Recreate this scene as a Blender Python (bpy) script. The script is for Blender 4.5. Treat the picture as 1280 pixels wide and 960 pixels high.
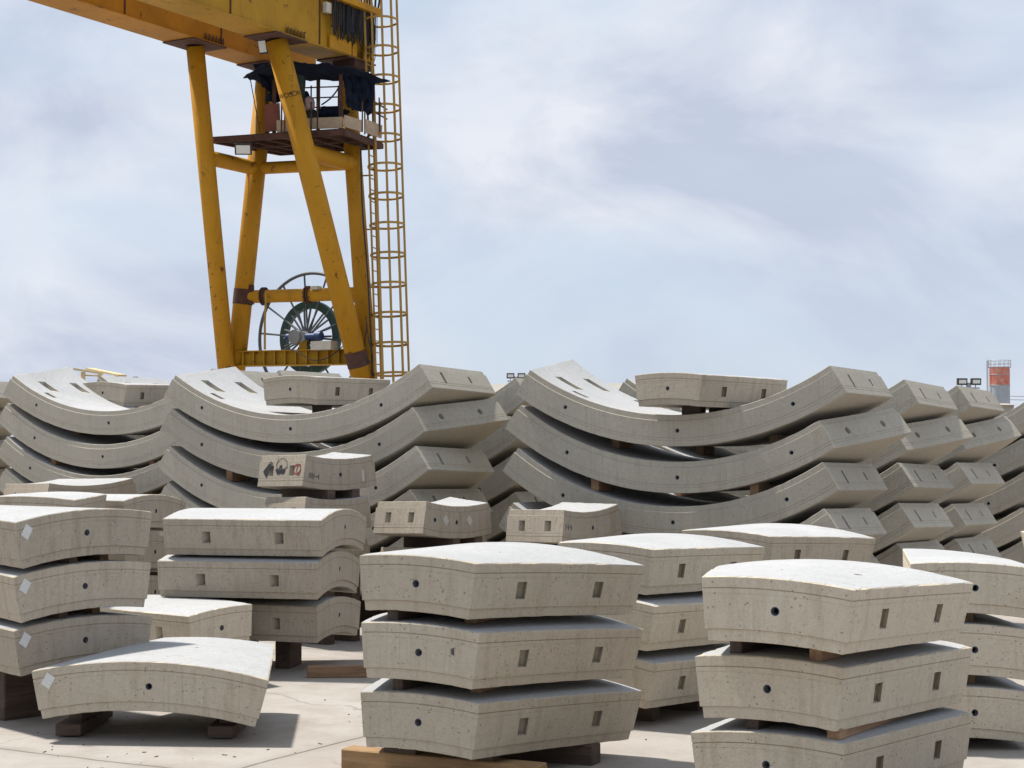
import bpy, bmesh, math, random
from mathutils import Vector, Matrix, noise
random.seed(7)
R_ = math.radians
sc = bpy.context.scene
for o in list(bpy.data.objects): bpy.data.objects.remove(o)
C = sc.collection

# ------------------------------------------------------------------ camera
EYE = 1.78
cam = bpy.data.objects.new('camera', bpy.data.cameras.new('camera'))
C.objects.link(cam)
cam.location = (0, 0, EYE)
cam.rotation_euler = (R_(90) + math.atan(80/2085), 0, 0)
cam.data.sensor_width = 36; cam.data.lens = 2085/1280*36
cam.data.clip_end = 3000; cam.data.clip_start = .1
sc.camera = cam
# ------------------------------------------------------------------ light
SUN_EL, SUN_AZ = R_(65), R_(-60)       # azimuth from +Y (away from camera) towards +X
sun_dir = Vector((math.sin(SUN_AZ)*math.cos(SUN_EL), math.cos(SUN_AZ)*math.cos(SUN_EL), math.sin(SUN_EL)))
sun = bpy.data.objects.new('sun', bpy.data.lights.new('sun', 'SUN'))
C.objects.link(sun)
sun.data.energy = 4.7; sun.data.angle = R_(3.5); sun.data.color = (1, .95, .87)
sun.rotation_euler = sun_dir.to_track_quat('Z', 'Y').to_euler()
W = bpy.data.worlds.new('World'); sc.world = W; W.use_nodes = True
nt = W.node_tree; nt.nodes.clear()
def N(t, kind, **kw):
    n = t.nodes.new(kind)
    for k, v in kw.items(): setattr(n, k, v)
    return n
out = N(nt, 'ShaderNodeOutputWorld'); bg = N(nt, 'ShaderNodeBackground')
sky = N(nt, 'ShaderNodeTexSky', sky_type='NISHITA', sun_disc=False, sun_elevation=SUN_EL, sun_rotation=SUN_AZ)
sky.dust_density = 1.5; sky.air_density = 1.0
tc = N(nt, 'ShaderNodeTexCoord')
mp = N(nt, 'ShaderNodeMapping'); mp.inputs['Scale'].default_value = (1.0, 1.0, 1.9); mp.inputs['Location'].default_value = (5.1, 1.4, .3)
nz = N(nt, 'ShaderNodeTexNoise'); nz.inputs['Scale'].default_value = 3.2; nz.inputs['Detail'].default_value = 9; nz.inputs['Roughness'].default_value = .52; nz.inputs['Distortion'].default_value = .35
nz2 = N(nt, 'ShaderNodeTexNoise'); nz2.inputs['Scale'].default_value = 5.2; nz2.inputs['Distortion'].default_value = .5; nz2.inputs['Detail'].default_value = 10; nz2.inputs['Roughness'].default_value = .55
rp = N(nt, 'ShaderNodeValToRGB'); rp.color_ramp.elements[0].position = .36; rp.color_ramp.elements[1].position = .58
rp2 = N(nt, 'ShaderNodeValToRGB'); rp2.color_ramp.elements[0].position = .40; rp2.color_ramp.elements[1].position = .60
cc = N(nt, 'ShaderNodeMix', data_type='RGBA')      # grey-lavender to white cloud
cc.inputs[6].default_value = (4.05, 4.5, 5.5, 1); cc.inputs[7].default_value = (5.95, 6.2, 6.75, 1)
mx = N(nt, 'ShaderNodeMix', data_type='RGBA')
cf = N(nt, 'ShaderNodeMath', operation='MULTIPLY_ADD'); cf.inputs[1].default_value = .85; cf.inputs[2].default_value = .12
L = nt.links.new
L(tc.outputs['Generated'], mp.inputs[0]); L(mp.outputs[0], nz.inputs[0]); L(mp.outputs[0], nz2.inputs[0])
L(nz.outputs[0], rp.inputs[0]); L(nz2.outputs[0], rp2.inputs[0])
L(rp2.outputs[0], cc.inputs[0])
L(rp.outputs[0], cf.inputs[0]); L(cf.outputs[0], mx.inputs[0])
hz = N(nt, 'ShaderNodeMix', data_type='RGBA'); hz.inputs[0].default_value = .86; hz.inputs[7].default_value = (4.65, 5.4, 6.4, 1)   # thin veil of high cloud
L(sky.outputs[0], hz.inputs[6]); L(hz.outputs[2], mx.inputs[6]); L(cc.outputs[2], mx.inputs[7])
L(mx.outputs[2], bg.inputs[0]); bg.inputs[1].default_value = .10
L(bg.outputs[0], out.inputs[0])
vs = sc.view_settings
vs.view_transform = 'Standard'; vs.look = 'None'; vs.gamma = 1; vs.use_curve_mapping = False
vs.exposure = 0.45

# ------------------------------------------------------------------ materials
def mat(name):
    m = bpy.data.materials.new(name); m.use_nodes = True
    t = m.node_tree; b = t.nodes['Principled BSDF']
    return m, t, b
def ramp(t, src, p0, p1, c0=(0,0,0,1), c1=(1,1,1,1)):
    r = N(t, 'ShaderNodeValToRGB'); e = r.color_ramp.elements
    e[0].position = p0; e[1].position = p1; e[0].color = c0; e[1].color = c1
    t.links.new(src, r.inputs[0]); return r.outputs[0]
def mixc(t, f, a, b, mode='MIX'):
    m = N(t, 'ShaderNodeMix', data_type='RGBA', blend_type=mode)
    for i, v in ((0, f), (6, a), (7, b)):
        if hasattr(v, 'links'): t.links.new(v, m.inputs[i])
        elif i == 0: m.inputs[0].default_value = v
        else: m.inputs[i].default_value = (*v, 1)
    return m.outputs[2]
def coords(t, scale=(1,1,1), rnd=True, kind='Object'):
    c = N(t, 'ShaderNodeTexCoord').outputs[kind]
    if rnd:
        oi = N(t, 'ShaderNodeObjectInfo'); a = N(t, 'ShaderNodeVectorMath', operation='MULTIPLY_ADD')
        a.inputs[1].default_value = (1,1,1)
        s = N(t, 'ShaderNodeVectorMath', operation='SCALE'); s.inputs[0].default_value = (37, 23, 51)
        t.links.new(oi.outputs['Random'], s.inputs['Scale']); t.links.new(c, a.inputs[0]); t.links.new(s.outputs[0], a.inputs[2]); c = a.outputs[0]
    m = N(t, 'ShaderNodeMapping'); m.inputs['Scale'].default_value = scale
    t.links.new(c, m.inputs[0]); return m.outputs[0]
def nse(t, co, sc_, det=6, rough=.6, dist=0):
    n = N(t, 'ShaderNodeTexNoise'); n.inputs['Scale'].default_value = sc_; n.inputs['Detail'].default_value = det
    n.inputs['Roughness'].default_value = rough; n.inputs['Distortion'].default_value = dist
    t.links.new(co, n.inputs[0]); return n.outputs[0]
def bump(t, b, h, dist=.003, st=1.0, prev=None):
    bp = N(t, 'ShaderNodeBump'); bp.inputs['Strength'].default_value = st; bp.inputs['Distance'].default_value = dist
    t.links.new(h, bp.inputs['Height'])
    if prev is not None: t.links.new(prev, bp.inputs['Normal'])
    t.links.new(bp.outputs[0], b.inputs['Normal']); return bp.outputs[0]

def concrete(name, c0, c1, stain, pits=.5, pit_scale=26, streak=.3, tone=.14):
    m, t, b = mat(name)
    co = coords(t)
    big = nse(t, co, 1.7, 5, .6, .4)
    fine = nse(t, co, 34, 6, .7)
    base = mixc(t, ramp(t, big, .32, .68), c0, c1)
    st = nse(t, coords(t, (6, 6, .9)), 2.3, 6, .62, .3)             # streaks running down
    base = mixc(t, N_scale(t, ramp(t, st, .52, .78), streak), base, stain)
    base = mixc(t, N_scale(t, ramp(t, fine, .3, .72), .5), base, tuple(x*.74 for x in c0))
    grain = nse(t, co, 110, 3, .8)
    base = mixc(t, N_scale(t, ramp(t, grain, .45, .65), .35), base, tuple(min(1, x*1.22) for x in c1))
    spots = nse(t, co, 5.5, 7, .7, .6)
    base = mixc(t, N_scale(t, ramp(t, spots, .60, .72), .30), base, stain)
    ver = nse(t, coords(t, (46, 46, 1.6)), 1.0, 4, .6, .2)          # fine formwork striations
    vm = N(t, 'ShaderNodeMath', operation='MULTIPLY'); t.links.new(ramp(t, ver, .50, .70), vm.inputs[0]); t.links.new(ramp(t, big, .40, .60), vm.inputs[1])
    base = mixc(t, N_scale(t, vm.outputs[0], streak*.9), base, tuple(x*.72 for x in c0))
    # air-bubble pits
    vo = N(t, 'ShaderNodeTexVoronoi', feature='F1'); vo.inputs['Scale'].default_value = pit_scale
    t.links.new(co, vo.inputs['Vector'])
    sel = nse(t, co, 9, 3, .6)
    pm = N(t, 'ShaderNodeMath', operation='MULTIPLY')
    t.links.new(ramp(t, vo.outputs['Distance'], .09, .20, (1,1,1,1), (0,0,0,1)), pm.inputs[0])
    t.links.new(ramp(t, sel, .60-.16*pits, .64-.16*pits), pm.inputs[1])
    vs2 = N(t, 'ShaderNodeTexVoronoi', feature='F1'); vs2.inputs['Scale'].default_value = pit_scale*2.7
    t.links.new(co, vs2.inputs['Vector'])
    pm2 = N(t, 'ShaderNodeMath', operation='MULTIPLY')
    t.links.new(ramp(t, vs2.outputs['Distance'], .12, .28, (1,1,1,1), (0,0,0,1)), pm2.inputs[0])
    t.links.new(ramp(t, nse(t, co, 14, 2), .47, .53), pm2.inputs[1])
    pa = N(t, 'ShaderNodeMath', operation='MULTIPLY_ADD', use_clamp=True); pa.inputs[1].default_value = .6*pits
    t.links.new(pm2.outputs[0], pa.inputs[0]); t.links.new(pm.outputs[0], pa.inputs[2])
    base = mixc(t, N_scale(t, pa.outputs[0], .5), base, (.12,.09,.065))
    # per-object tone
    oi = N(t, 'ShaderNodeObjectInfo'); hs = N(t, 'ShaderNodeHueSaturation')
    mr = N(t, 'ShaderNodeMapRange'); mr.inputs['To Min'].default_value = 1-tone; mr.inputs['To Max'].default_value = 1+tone*.7
    t.links.new(oi.outputs['Random'], mr.inputs['Value']); t.links.new(mr.outputs[0], hs.inputs['Value'])
    t.links.new(base, hs.inputs['Color']); t.links.new(hs.outputs[0], b.inputs['Base Color'])
    b.inputs['Roughness'].default_value = .88; b.inputs['Specular IOR Level'].default_value = .25
    h = N(t, 'ShaderNodeMath', operation='MULTIPLY_ADD'); h.inputs[1].default_value = -1.2
    t.links.new(pa.outputs[0], h.inputs[0]); t.links.new(fine, h.inputs[2])
    n1 = bump(t, b, h.outputs[0], .0035, .8)
    bump(t, b, big, .03, .25, n1)
    return m
def N_scale(t, v, k):
    m = N(t, 'ShaderNodeMath', operation='MULTIPLY'); m.inputs[1].default_value = k
    t.links.new(v, m.inputs[0]); return m.outputs[0]

M = {}
M['key'] = concrete('pitted_concrete', (.47,.415,.325), (.53,.475,.385), (.29,.22,.14), .75, 33, .6, .18)
M['keydark'] = concrete('darker_pitted_concrete', (.375,.325,.262), (.44,.39,.315), (.235,.185,.13), .7, 33, .8, .14)  # darker, browner version of the pitted concrete for some small-segment stacks
M['smooth'] = concrete('smooth_concrete', (.375,.345,.288), (.445,.415,.350), (.26,.23,.18), .4, 26, .5, .13)
M['top'] = concrete('trowelled_concrete', (.34,.345,.35), (.43,.435,.44), (.25,.24,.225), .0, 14, .5, .06)
M['groove'] = concrete('dirty_joint_groove', (.27,.20,.13), (.33,.26,.18), (.17,.12,.08), .2, 26, .3)
M['soffit'] = concrete('formed_concrete', (.40,.36,.29), (.46,.41,.33), (.26,.21,.15), .2, 22, .35)
def simple(name, c, rough=.6, metal=0, var=.25, scale=6, bmp=.002, c2=None):
    m, t, b = mat(name); co = coords(t)
    n = nse(t, co, scale, 6, .65, .3)
    base = mixc(t, ramp(t, n, .35, .7), c, c2 or tuple(x*(1-var) for x in c))
    t.links.new(base, b.inputs['Base Color']); b.inputs['Roughness'].default_value = rough; b.inputs['Metallic'].default_value = metal
    if rough >= 1: b.inputs['Specular IOR Level'].default_value = .08
    if bmp: bump(t, b, nse(t, co, scale*6, 5), bmp, .6)
    return m
def wood(name, c0, c1, axis=0):
    m, t, b = mat(name)
    s = [14, 14, 14]; s[axis] = 1.2
    co = coords(t, tuple(s)); n = nse(t, co, 2.2, 7, .62, .8)
    base = mixc(t, ramp(t, n, .35, .66), c0, c1)
    base = mixc(t, N_scale(t, ramp(t, nse(t, coords(t), 4, 4), .5, .75), .5), base, tuple(x*.45 for x in c0))
    t.links.new(base, b.inputs['Base Color']); b.inputs['Roughness'].default_value = .82
    bump(t, b, n, .004, .8); return m
def paint(name, c, rust=.5, dark=None):
    m, t, b = mat(name); co = coords(t, rnd=False)
    n = nse(t, co, .9, 6, .6, .5); base = mixc(t, ramp(t, n, .3, .7), c, dark or tuple(x*.72 for x in c))
    sp = nse(t, co, 3.6, 8, .72, .8)
    rm = ramp(t, sp, .655-.05*rust, .70-.04*rust)
    base = mixc(t, rm, base, (.075,.028,.012))
    dr = nse(t, coords(t, (3,3,.35), rnd=False), 2.2, 7, .7, .4)
    base = mixc(t, N_scale(t, ramp(t, dr, .55, .78), .55*rust), base, (.16,.065,.015))
    t.links.new(base, b.inputs['Base Color'])
    b.inputs['Roughness'].default_value = .6; b.inputs['Specular IOR Level'].default_value = .2
    bump(t, b, sp, .004, .4); return m
M['yellow'] = paint('weathered_yellow_paint', (.47,.235,.014), .95, (.38,.18,.010))
M['olive'] = paint('dull_yellow_paint', (.40,.215,.013), 1.1)
M['orange'] = paint('orange_yellow_paint', (.42,.19,.014), 1.1)
M['cage'] = paint('thin_yellow_paint', (.42,.25,.06), .6)
M['rust'] = simple('rusty_steel', (.085,.035,.022), .85, 0, .5, 5)
M['redpanel'] = simple('red_brown_sheet', (.19,.055,.03), .7, 0, .4, 4)
M['tarp'] = simple('dark_blue_tarp', (.010,.013,.022), 1.0, 0, .5, 3, .01, (.016,.022,.042))
M['greentarp'] = simple('dark_green_tarp', (.018,.04,.036), .8, 0, .4, 3, .01)
M['cable'] = simple('black_rubber', (.012,.013,.018), .6, 0, .3, 8)
M['ply'] = simple('pale_plywood', (.42,.32,.22), .8, 0, .3, 5)
M['grey'] = simple('galvanised_steel', (.30,.32,.33), .5, .3, .25, 6)
M['dkgrey'] = simple('dark_steel', (.10,.11,.12), .55, .2, .3, 6)
M['green'] = simple('dark_green_paint', (.012,.055,.045), .55, 0, .3, 5)
M['blue'] = simple('blue_motor_paint', (.02,.05,.17), .45, 0, .3, 5)
M['socket'] = simple('blue_plastic', (.012,.035,.085), .45, 0, .3, 30, 0)
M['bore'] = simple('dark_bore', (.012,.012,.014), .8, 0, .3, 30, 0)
M['white'] = simple('white_paper', (.60,.61,.61), .7, 0, .12, 60, 0)
M['lampglass'] = simple('lamp_glass', (.62,.64,.62), .25, 0, .1, 20, 0)
M['black'] = simple('black_steel', (.02,.02,.022), .5, 0, .3, 8)
M['cabinet'] = simple('cream_cabinet', (.50,.46,.38), .5, 0, .15, 6)
M['pink'] = simple('faded_pink_cloth', (.42,.30,.28), .85, 0, .3, 9, .004)
M['blackpaint'] = simple('black_paint', (.02,.02,.025), .8, 0, .4, 30, 0)
M['redpaint'] = simple('red_paint', (.30,.05,.03), .8, 0, .4, 30, 0)
M['palepaint'] = simple('pale_filler', (.47,.45,.41), .85, 0, .12, 30, 0)
M['greypaint'] = simple('grey_marker', (.10,.10,.10), .85, 0, .3, 30, 0)
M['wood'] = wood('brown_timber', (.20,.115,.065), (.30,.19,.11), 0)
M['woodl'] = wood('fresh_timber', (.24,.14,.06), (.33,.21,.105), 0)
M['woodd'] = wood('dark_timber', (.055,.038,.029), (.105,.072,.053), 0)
M['silored'] = simple('silo_red', (.42,.075,.035), .6, 0, .35, 1.2, 0, (.5,.3,.24))
M['silogrey'] = simple('silo_grey', (.33,.36,.40), .6, 0, .2, 1.2, 0)
M['beige'] = simple('beige_wall', (.33,.30,.26), .8, 0, .15, .6, 0)
M['paleroof'] = simple('pale_roof_sheet', (.30,.285,.255), .8, 0, .12, .6, 0)
M['framey'] = simple('cream_yellow_paint', (.58,.46,.24), .6, 0, .2, 3, 0)

# ground material: slabs with saw-cut joints, cracks, dust
def ground_mat():
    m, t, b = mat('yard_concrete')
    co = coords(t, rnd=False)
    big = nse(t, co, .35, 6, .6, .5); mid = nse(t, co, 2.4, 7, .68, .4); fine = nse(t, co, 45, 6, .75)
    base = mixc(t, ramp(t, big, .3, .7), (.31,.285,.26), (.37,.345,.315))
    base = mixc(t, N_scale(t, ramp(t, mid, .42, .70), .7), base, (.235,.205,.175))
    base = mixc(t, N_scale(t, ramp(t, nse(t, co, .9, 7, .7, 1.2), .55, .68), .45), base, (.22,.185,.15))
    base = mixc(t, N_scale(t, ramp(t, fine, .35, .75), .4), base, (.23,.205,.185))
    mpj = N(t, 'ShaderNodeMapping', vector_type='TEXTURE')
    mpj.inputs['Location'].default_value = (-1.55, 9.25, 0); mpj.inputs['Rotation'].default_value = (0, 0, R_(-28.5))
    wob = N(t, 'ShaderNodeVectorMath', operation='MULTIPLY_ADD'); wob.inputs[1].default_value = (.09,.09,0)
    nn = N(t, 'ShaderNodeTexNoise'); nn.inputs['Scale'].default_value = 1.6; nn.inputs['Detail'].default_value = 6
    t.links.new(co, nn.inputs[0]); t.links.new(nn.outputs['Color'], wob.inputs[0]); t.links.new(co, wob.inputs[2])
    t.links.new(wob.outputs[0], mpj.inputs[0])
    sx = N(t, 'ShaderNodeSeparateXYZ'); t.links.new(mpj.outputs[0], sx.inputs[0])
    ds = []
    for i in (0, 1):
        pp = N(t, 'ShaderNodeMath', operation='PINGPONG'); pp.inputs[1].default_value = 2.6
        t.links.new(sx.outputs[i], pp.inputs[0]); ds.append(pp.outputs[0])
    mn = N(t, 'ShaderNodeMath', operation='MINIMUM'); t.links.new(ds[0], mn.inputs[0]); t.links.new(ds[1], mn.inputs[1])
    line = ramp(t, mn.outputs[0], .004, .016, (1,1,1,1), (0,0,0,1))
    soft = ramp(t, mn.outputs[0], .0, .12, (1,1,1,1), (0,0,0,1))
    base = mixc(t, N_scale(t, soft, .35), base, (.21,.185,.16))
    base = mixc(t, N_scale(t, line, .85), base, (.10,.085,.07))
    ck = N(t, 'ShaderNodeTexVoronoi', feature='DISTANCE_TO_EDGE'); ck.inputs['Scale'].default_value = .42
    wb = N(t, 'ShaderNodeVectorMath', operation='MULTIPLY_ADD'); wb.inputs[1].default_value = (.5,.5,0)
    n3 = N(t, 'ShaderNodeTexNoise'); n3.inputs['Scale'].default_value = 2.2; n3.inputs['Detail'].default_value = 8; t.links.new(co, n3.inputs[0])
    t.links.new(n3.outputs['Color'], wb.inputs[0]); t.links.new(co, wb.inputs[2]); t.links.new(wb.outputs[0], ck.inputs['Vector'])
    cm_ = N(t, 'ShaderNodeMath', operation='MULTIPLY'); t.links.new(ramp(t, ck.outputs['Distance'], .0015, .005, (1,1,1,1), (0,0,0,1)), cm_.inputs[0]); t.links.new(ramp(t, big, .48, .56), cm_.inputs[1])
    base = mixc(t, N_scale(t, cm_.outputs[0], .6), base, (.13,.11,.09))
    pt_ = N(t, 'ShaderNodeTexVoronoi'); pt_.inputs['Scale'].default_value = 3.1; t.links.new(co, pt_.inputs['Vector'])
    base = mixc(t, N_scale(t, ramp(t, pt_.outputs['Distance'], .02, .05, (1,1,1,1), (0,0,0,1)), .55), base, (.16,.10,.07))
    t.links.new(base, b.inputs['Base Color']); b.inputs['Roughness'].default_value = .9
    h = N(t, 'ShaderNodeMath', operation='MULTIPLY_ADD'); h.inputs[1].default_value = -2
    t.links.new(line, h.inputs[0]); t.links.new(fine, h.inputs[2])
    n1 = bump(t, b, h.outputs[0], .004, .7); bump(t, b, mid, .02, .3, n1)
    return m
M['ground'] = ground_mat()

# ------------------------------------------------------------------ object helpers
def tag(o, label=None, cat=None, group=None, kind=None):
    if label: o['label'] = label
    if cat: o['category'] = cat
    if group: o['group'] = group
    if kind: o['kind'] = kind
    return o
def empty(name, loc, rz=0, **kw):
    o = bpy.data.objects.new(name, None); C.objects.link(o); o.location = loc; o.rotation_euler = (0,0,rz); o.empty_display_size = .2
    return tag(o, **kw)
def link(name, bm, m, parent=None, smooth=False, loc=None, rot=None):
    bmesh.ops.recalc_face_normals(bm, faces=bm.faces)
    me = bpy.data.meshes.new(name); bm.to_mesh(me); bm.free()
    for x in (m if isinstance(m, (list, tuple)) else [m]): me.materials.append(x)
    if smooth:
        me.polygons.foreach_set('use_smooth', [True]*len(me.polygons))
    o = bpy.data.objects.new(name, me); C.objects.link(o)
    if parent: o.parent = parent
    if loc is not None: o.location = loc
    if rot is not None: o.rotation_euler = rot
    return o
def box(bm, c, s, mtx=None, mi=0):
    c = Vector(c); vs_ = []
    for dz in (-1,1):
        for dx, dy in ((-1,-1),(1,-1),(1,1),(-1,1)):
            v = Vector((dx*s[0]/2, dy*s[1]/2, dz*s[2]/2))
            if mtx: v = mtx @ v
            vs_.append(bm.verts.new(c+v))
    for f in ((0,3,2,1),(4,5,6,7),(0,1,5,4),(1,2,6,5),(2,3,7,6),(3,0,4,7)):
        bm.faces.new([vs_[i] for i in f]).material_index = mi
def frame_to(d):
    return Vector(d).normalized().to_track_quat('Z', 'Y').to_matrix()
def tube(bm, pts, r, n=12, caps=True, mi=0, r2=None):
    pts = [Vector(p) for p in pts]; rings = []
    for i, p in enumerate(pts):
        a = pts[max(i-1,0)]; b = pts[min(i+1,len(pts)-1)]
        mt = frame_to(b-a); rr = r if r2 is None else r+(r2-r)*i/(len(pts)-1)
        rings.append([bm.verts.new(p+mt@Vector((math.cos(2*math.pi*k/n)*rr, math.sin(2*math.pi*k/n)*rr, 0))) for k in range(n)])
    for a, b in zip(rings, rings[1:]):
        # align rings (shortest match)
        off = min(range(n), key=lambda s: (a[0].co-b[s].co).length)
        for k in range(n):
            bm.faces.new((a[k], a[(k+1)%n], b[(k+1+off)%n], b[(k+off)%n])).material_index = mi
    if caps:
        bm.faces.new(rings[0][::-1]).material_index = mi; bm.faces.new(rings[-1]).material_index = mi
def torus(bm, c, ax, R, r, n=48, k=8, a0=0, a1=2*math.pi, sx=1, sy=1):
    mt = frame_to(ax); full = abs(a1-a0-2*math.pi) < 1e-6
    cnt = n if full else n+1; rings = []
    for i in range(cnt):
        a = a0+(a1-a0)*i/n; cx = Vector((math.cos(a), math.sin(a), 0)); rg = []
        for j in range(k):
            b = 2*math.pi*j/k
            v = cx*(R+r*math.cos(b)*sx)+Vector((0,0,r*math.sin(b)*sy))
            rg.append(bm.verts.new(Vector(c)+mt@v))
        rings.append(rg)
    for i in range(n):
        a, b = rings[i], rings[(i+1)%cnt]
        for j in range(k): bm.faces.new((a[j], a[(j+1)%k], b[(j+1)%k], b[j]))
    if not full: bm.faces.new(rings[0][::-1]); bm.faces.new(rings[-1])
def bar(bm, a, b, w, h, mi=0):
    a, b = Vector(a), Vector(b); d = b-a
    z = d.normalized(); up = Vector((0,0,1))
    if abs(z.dot(up)) > .98: up = Vector((0,1,0))
    x = z.cross(up).normalized(); y = x.cross(z)
    mt = Matrix((x, y, z)).transposed()
    box(bm, (a+b)/2, (w, h, d.length), mt, mi)

# ------------------------------------------------------------------ ground
def gz(y):
    return 0 if y <= 9 else -.0075*(min(y, 22)-9)
bm = bmesh.new(); ys = [-60, 0, 5, 9, 22, 40, 120, 500, 2500]; xs = [-2000, -200, -30, 30, 200, 2000]
g = [[bm.verts.new((x, y, gz(y))) for x in xs] for y in ys]
for j in range(len(ys)-1):
    for i in range(len(xs)-1): bm.faces.new((g[j][i], g[j][i+1], g[j+1][i+1], g[j+1][i]))
tag(link('ground', bm, M['ground']), kind='structure')

# ------------------------------------------------------------------ tunnel segments
RO, T, WD = 3.28, .30, 1.32
FIT = {
'R1_1':(-1,1.548,15.873,0.015,-31.56,32.81,31.48,38.65,31.15,1.32),
'R1_2':(-1,1.549,15.901,-0.431,-33.10,36.11,29.53,33.80,34.68,1.32),
'R1_3':(-1,1.506,15.910,-0.857,-33.34,35.81,31.38,33.80,30.53,1.32),
'R2_1':(-1,2.685,17.810,-0.044,-34.74,34.90,31.87,33.80,30.45,1.32),
'L2_1':(-1,-2.380,17.753,0.054,-30.32,32.41,33.92,37.71,33.00,1.32),
'L2_2':(-1,-2.387,17.743,-0.350,-31.12,33.66,32.55,33.80,36.76,1.32),
'L2_3':(-1,-2.405,17.740,-0.796,-32.50,34.67,34.57,33.80,33.18,1.32),
'A1':(1,-0.596,8.905,-0.566,-27.38,4.47,8.07,14.41,15.14,1.32),
'A2':(1,-0.599,8.890,-0.925,-25.25,4.06,8.37,14.00,15.66,1.32),
'A3':(1,-0.572,8.906,-1.297,-25.52,4.71,7.82,14.00,14.91,1.32),
'D1':(1,1.064,7.697,-0.590,-26.37,3.56,9.04,10.25,13.84,1.32),
'D2':(1,1.182,7.878,-0.979,-33.86,6.36,6.99,11.00,9.77,1.32),
'F':(1,-2.282,10.182,-1.294,-4.54,11.46,14.43,3.85,9.89,1.32),
'S2_1':(1,-1.397,13.815,-0.504,80.87,11.52,14.12,11.14,6.35,1.32),
'S2_2':(1,-1.452,13.767,-0.849,82.37,10.66,16.17,10.07,6.30,1.32),
'R1_4':(-1,1.397,15.899,-1.345,-32.45,33.80,33.91,33.80,32.81,1.32),
'R2_2':(-1,2.579,17.770,-0.504,-35.17,33.80,31.34,33.80,35.80,1.32),
'R2_3':(-1,2.481,17.670,-0.958,-34.61,33.80,34.32,33.80,32.96,1.32),
'R2_4':(-1,2.472,17.663,-1.363,-34.25,33.80,34.41,33.80,33.01,1.32),
'R2_5':(-1,2.480,17.760,-1.771,-34.04,33.80,34.39,33.80,33.33,1.32),
'R3_1':(-1,3.681,19.896,-0.093,-34.63,33.80,34.13,33.80,33.03,1.32),
'R3_2':(-1,3.737,19.895,-0.487,-33.57,33.80,31.18,33.80,36.34,1.32),
'R3_3':(-1,3.655,19.893,-0.976,-33.79,33.80,34.38,33.80,33.73,1.32),
'R3_4':(-1,3.597,19.898,-1.436,-33.13,33.80,34.05,33.80,33.14,1.32),
'R3_5':(-1,3.625,19.900,-1.838,-33.17,33.80,34.18,33.80,33.44,1.32),
'L2_4':(-1,-2.423,17.746,-1.210,-32.79,34.90,33.79,33.80,33.04,1.32),
'L3_1':(-1,-1.370,19.800,0.001,-32.00,33.80,33.80,33.80,33.80,1.32),
'L1_1':(-1,-5.075,20.903,0.164,-28.67,33.15,33.77,39.01,33.80,1.32),
'L1_2':(-1,-5.143,20.894,-0.257,-31.96,35.43,33.85,33.80,33.80,1.32),
'L1_3':(-1,-5.194,20.897,-0.647,-31.75,33.77,33.80,33.80,33.80,1.32),
'L1_4':(-1,-5.208,20.900,-1.058,-32.00,33.80,33.80,33.80,33.80,1.32),
'D3':(1,1.251,7.822,-1.331,-33.94,8.29,5.52,11.00,8.17,1.32),
'C1':(1,0.497,10.914,-0.614,-29.67,3.96,8.06,12.14,12.54,1.32),
'C2':(1,0.359,10.915,-0.941,-28.69,6.00,10.92,12.00,15.30,1.32),
'C3':(1,0.329,10.933,-1.304,-27.06,6.00,11.39,12.00,16.31,1.32),
'Cb':(1,1.521,12.724,-0.622,-33.18,4.51,8.43,11.91,14.14,1.32),
'E1':(1,2.600,9.905,-0.674,-2.36,4.19,9.27,0.59,11.99,1.32),
'E2':(1,2.564,9.900,-1.037,3.35,3.82,10.11,12.00,12.00,1.32),
'E3':(1,2.573,9.899,-1.407,3.12,4.05,9.83,12.00,12.00,1.32),
'S1_1':(1,-2.700,10.905,-0.396,54.65,11.50,8.19,7.00,7.00,1.32),
'S1_2':(1,-2.701,10.913,-0.741,50.78,11.17,7.63,7.00,7.00,1.32),
'S1_3':(1,-2.753,10.889,-1.094,49.59,9.72,9.00,7.00,7.00,1.32),
'Q1':(1,-3.243,15.004,-0.417,76.19,9.10,13.14,6.30,6.30,1.32),
'Q2':(1,-3.277,14.996,-0.786,75.91,7.49,13.93,6.30,6.30,1.32),
'Q3':(1,-3.305,14.996,-1.149,75.71,6.23,15.14,6.30,6.30,1.32),
'P1':(1,-3.875,13.083,-0.375,-0.34,12.26,8.01,7.38,6.58,1.32),
'S2_3':(1,-1.470,13.783,-1.233,78.93,7.89,14.22,6.30,6.30,1.32),
'S3':(1,-2.057,12.777,-1.195,52.78,9.44,1.81,9.07,10.74,1.32),
'G1':(-1,-1.612,15.867,-0.402,55.61,9.96,9.04,8.26,12.00,0.65),
'G1b':(-1,-1.598,15.748,-0.787,54.12,9.62,7.39,7.15,12.00,0.65),
'G2':(-1,-0.424,15.561,-0.840,55.93,11.87,7.23,10.06,12.00,0.65),
'G3':(-1,0.712,15.371,-0.886,58.28,8.88,11.29,7.23,12.00,0.65),
'K':(-1,-4.844,18.930,-0.725,49.76,9.04,13.27,3.51,11.00,1.32),
'H3':(1,1.410,15.621,0.722,-41.78,5.69,7.86,8.00,9.38,1.32),
'H2':(1,-2.414,18.073,0.802,-38.36,7.30,7.73,8.00,4.74,1.32),
'H1':(1,-5.604,22.491,0.909,-36.05,5.96,10.42,8.00,6.24,1.32),
'L3_2':(-1,-1.451,19.800,-0.432,-32.00,33.80,33.80,33.80,33.80,1.32),
'L0_1':(-1,-9.369,23.959,0.150,-31.66,33.80,33.80,33.80,34.27,1.32),
'L1b_1':(-1,-4.502,23.000,0.240,-32.00,33.80,33.80,33.80,33.80,1.32)}

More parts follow.
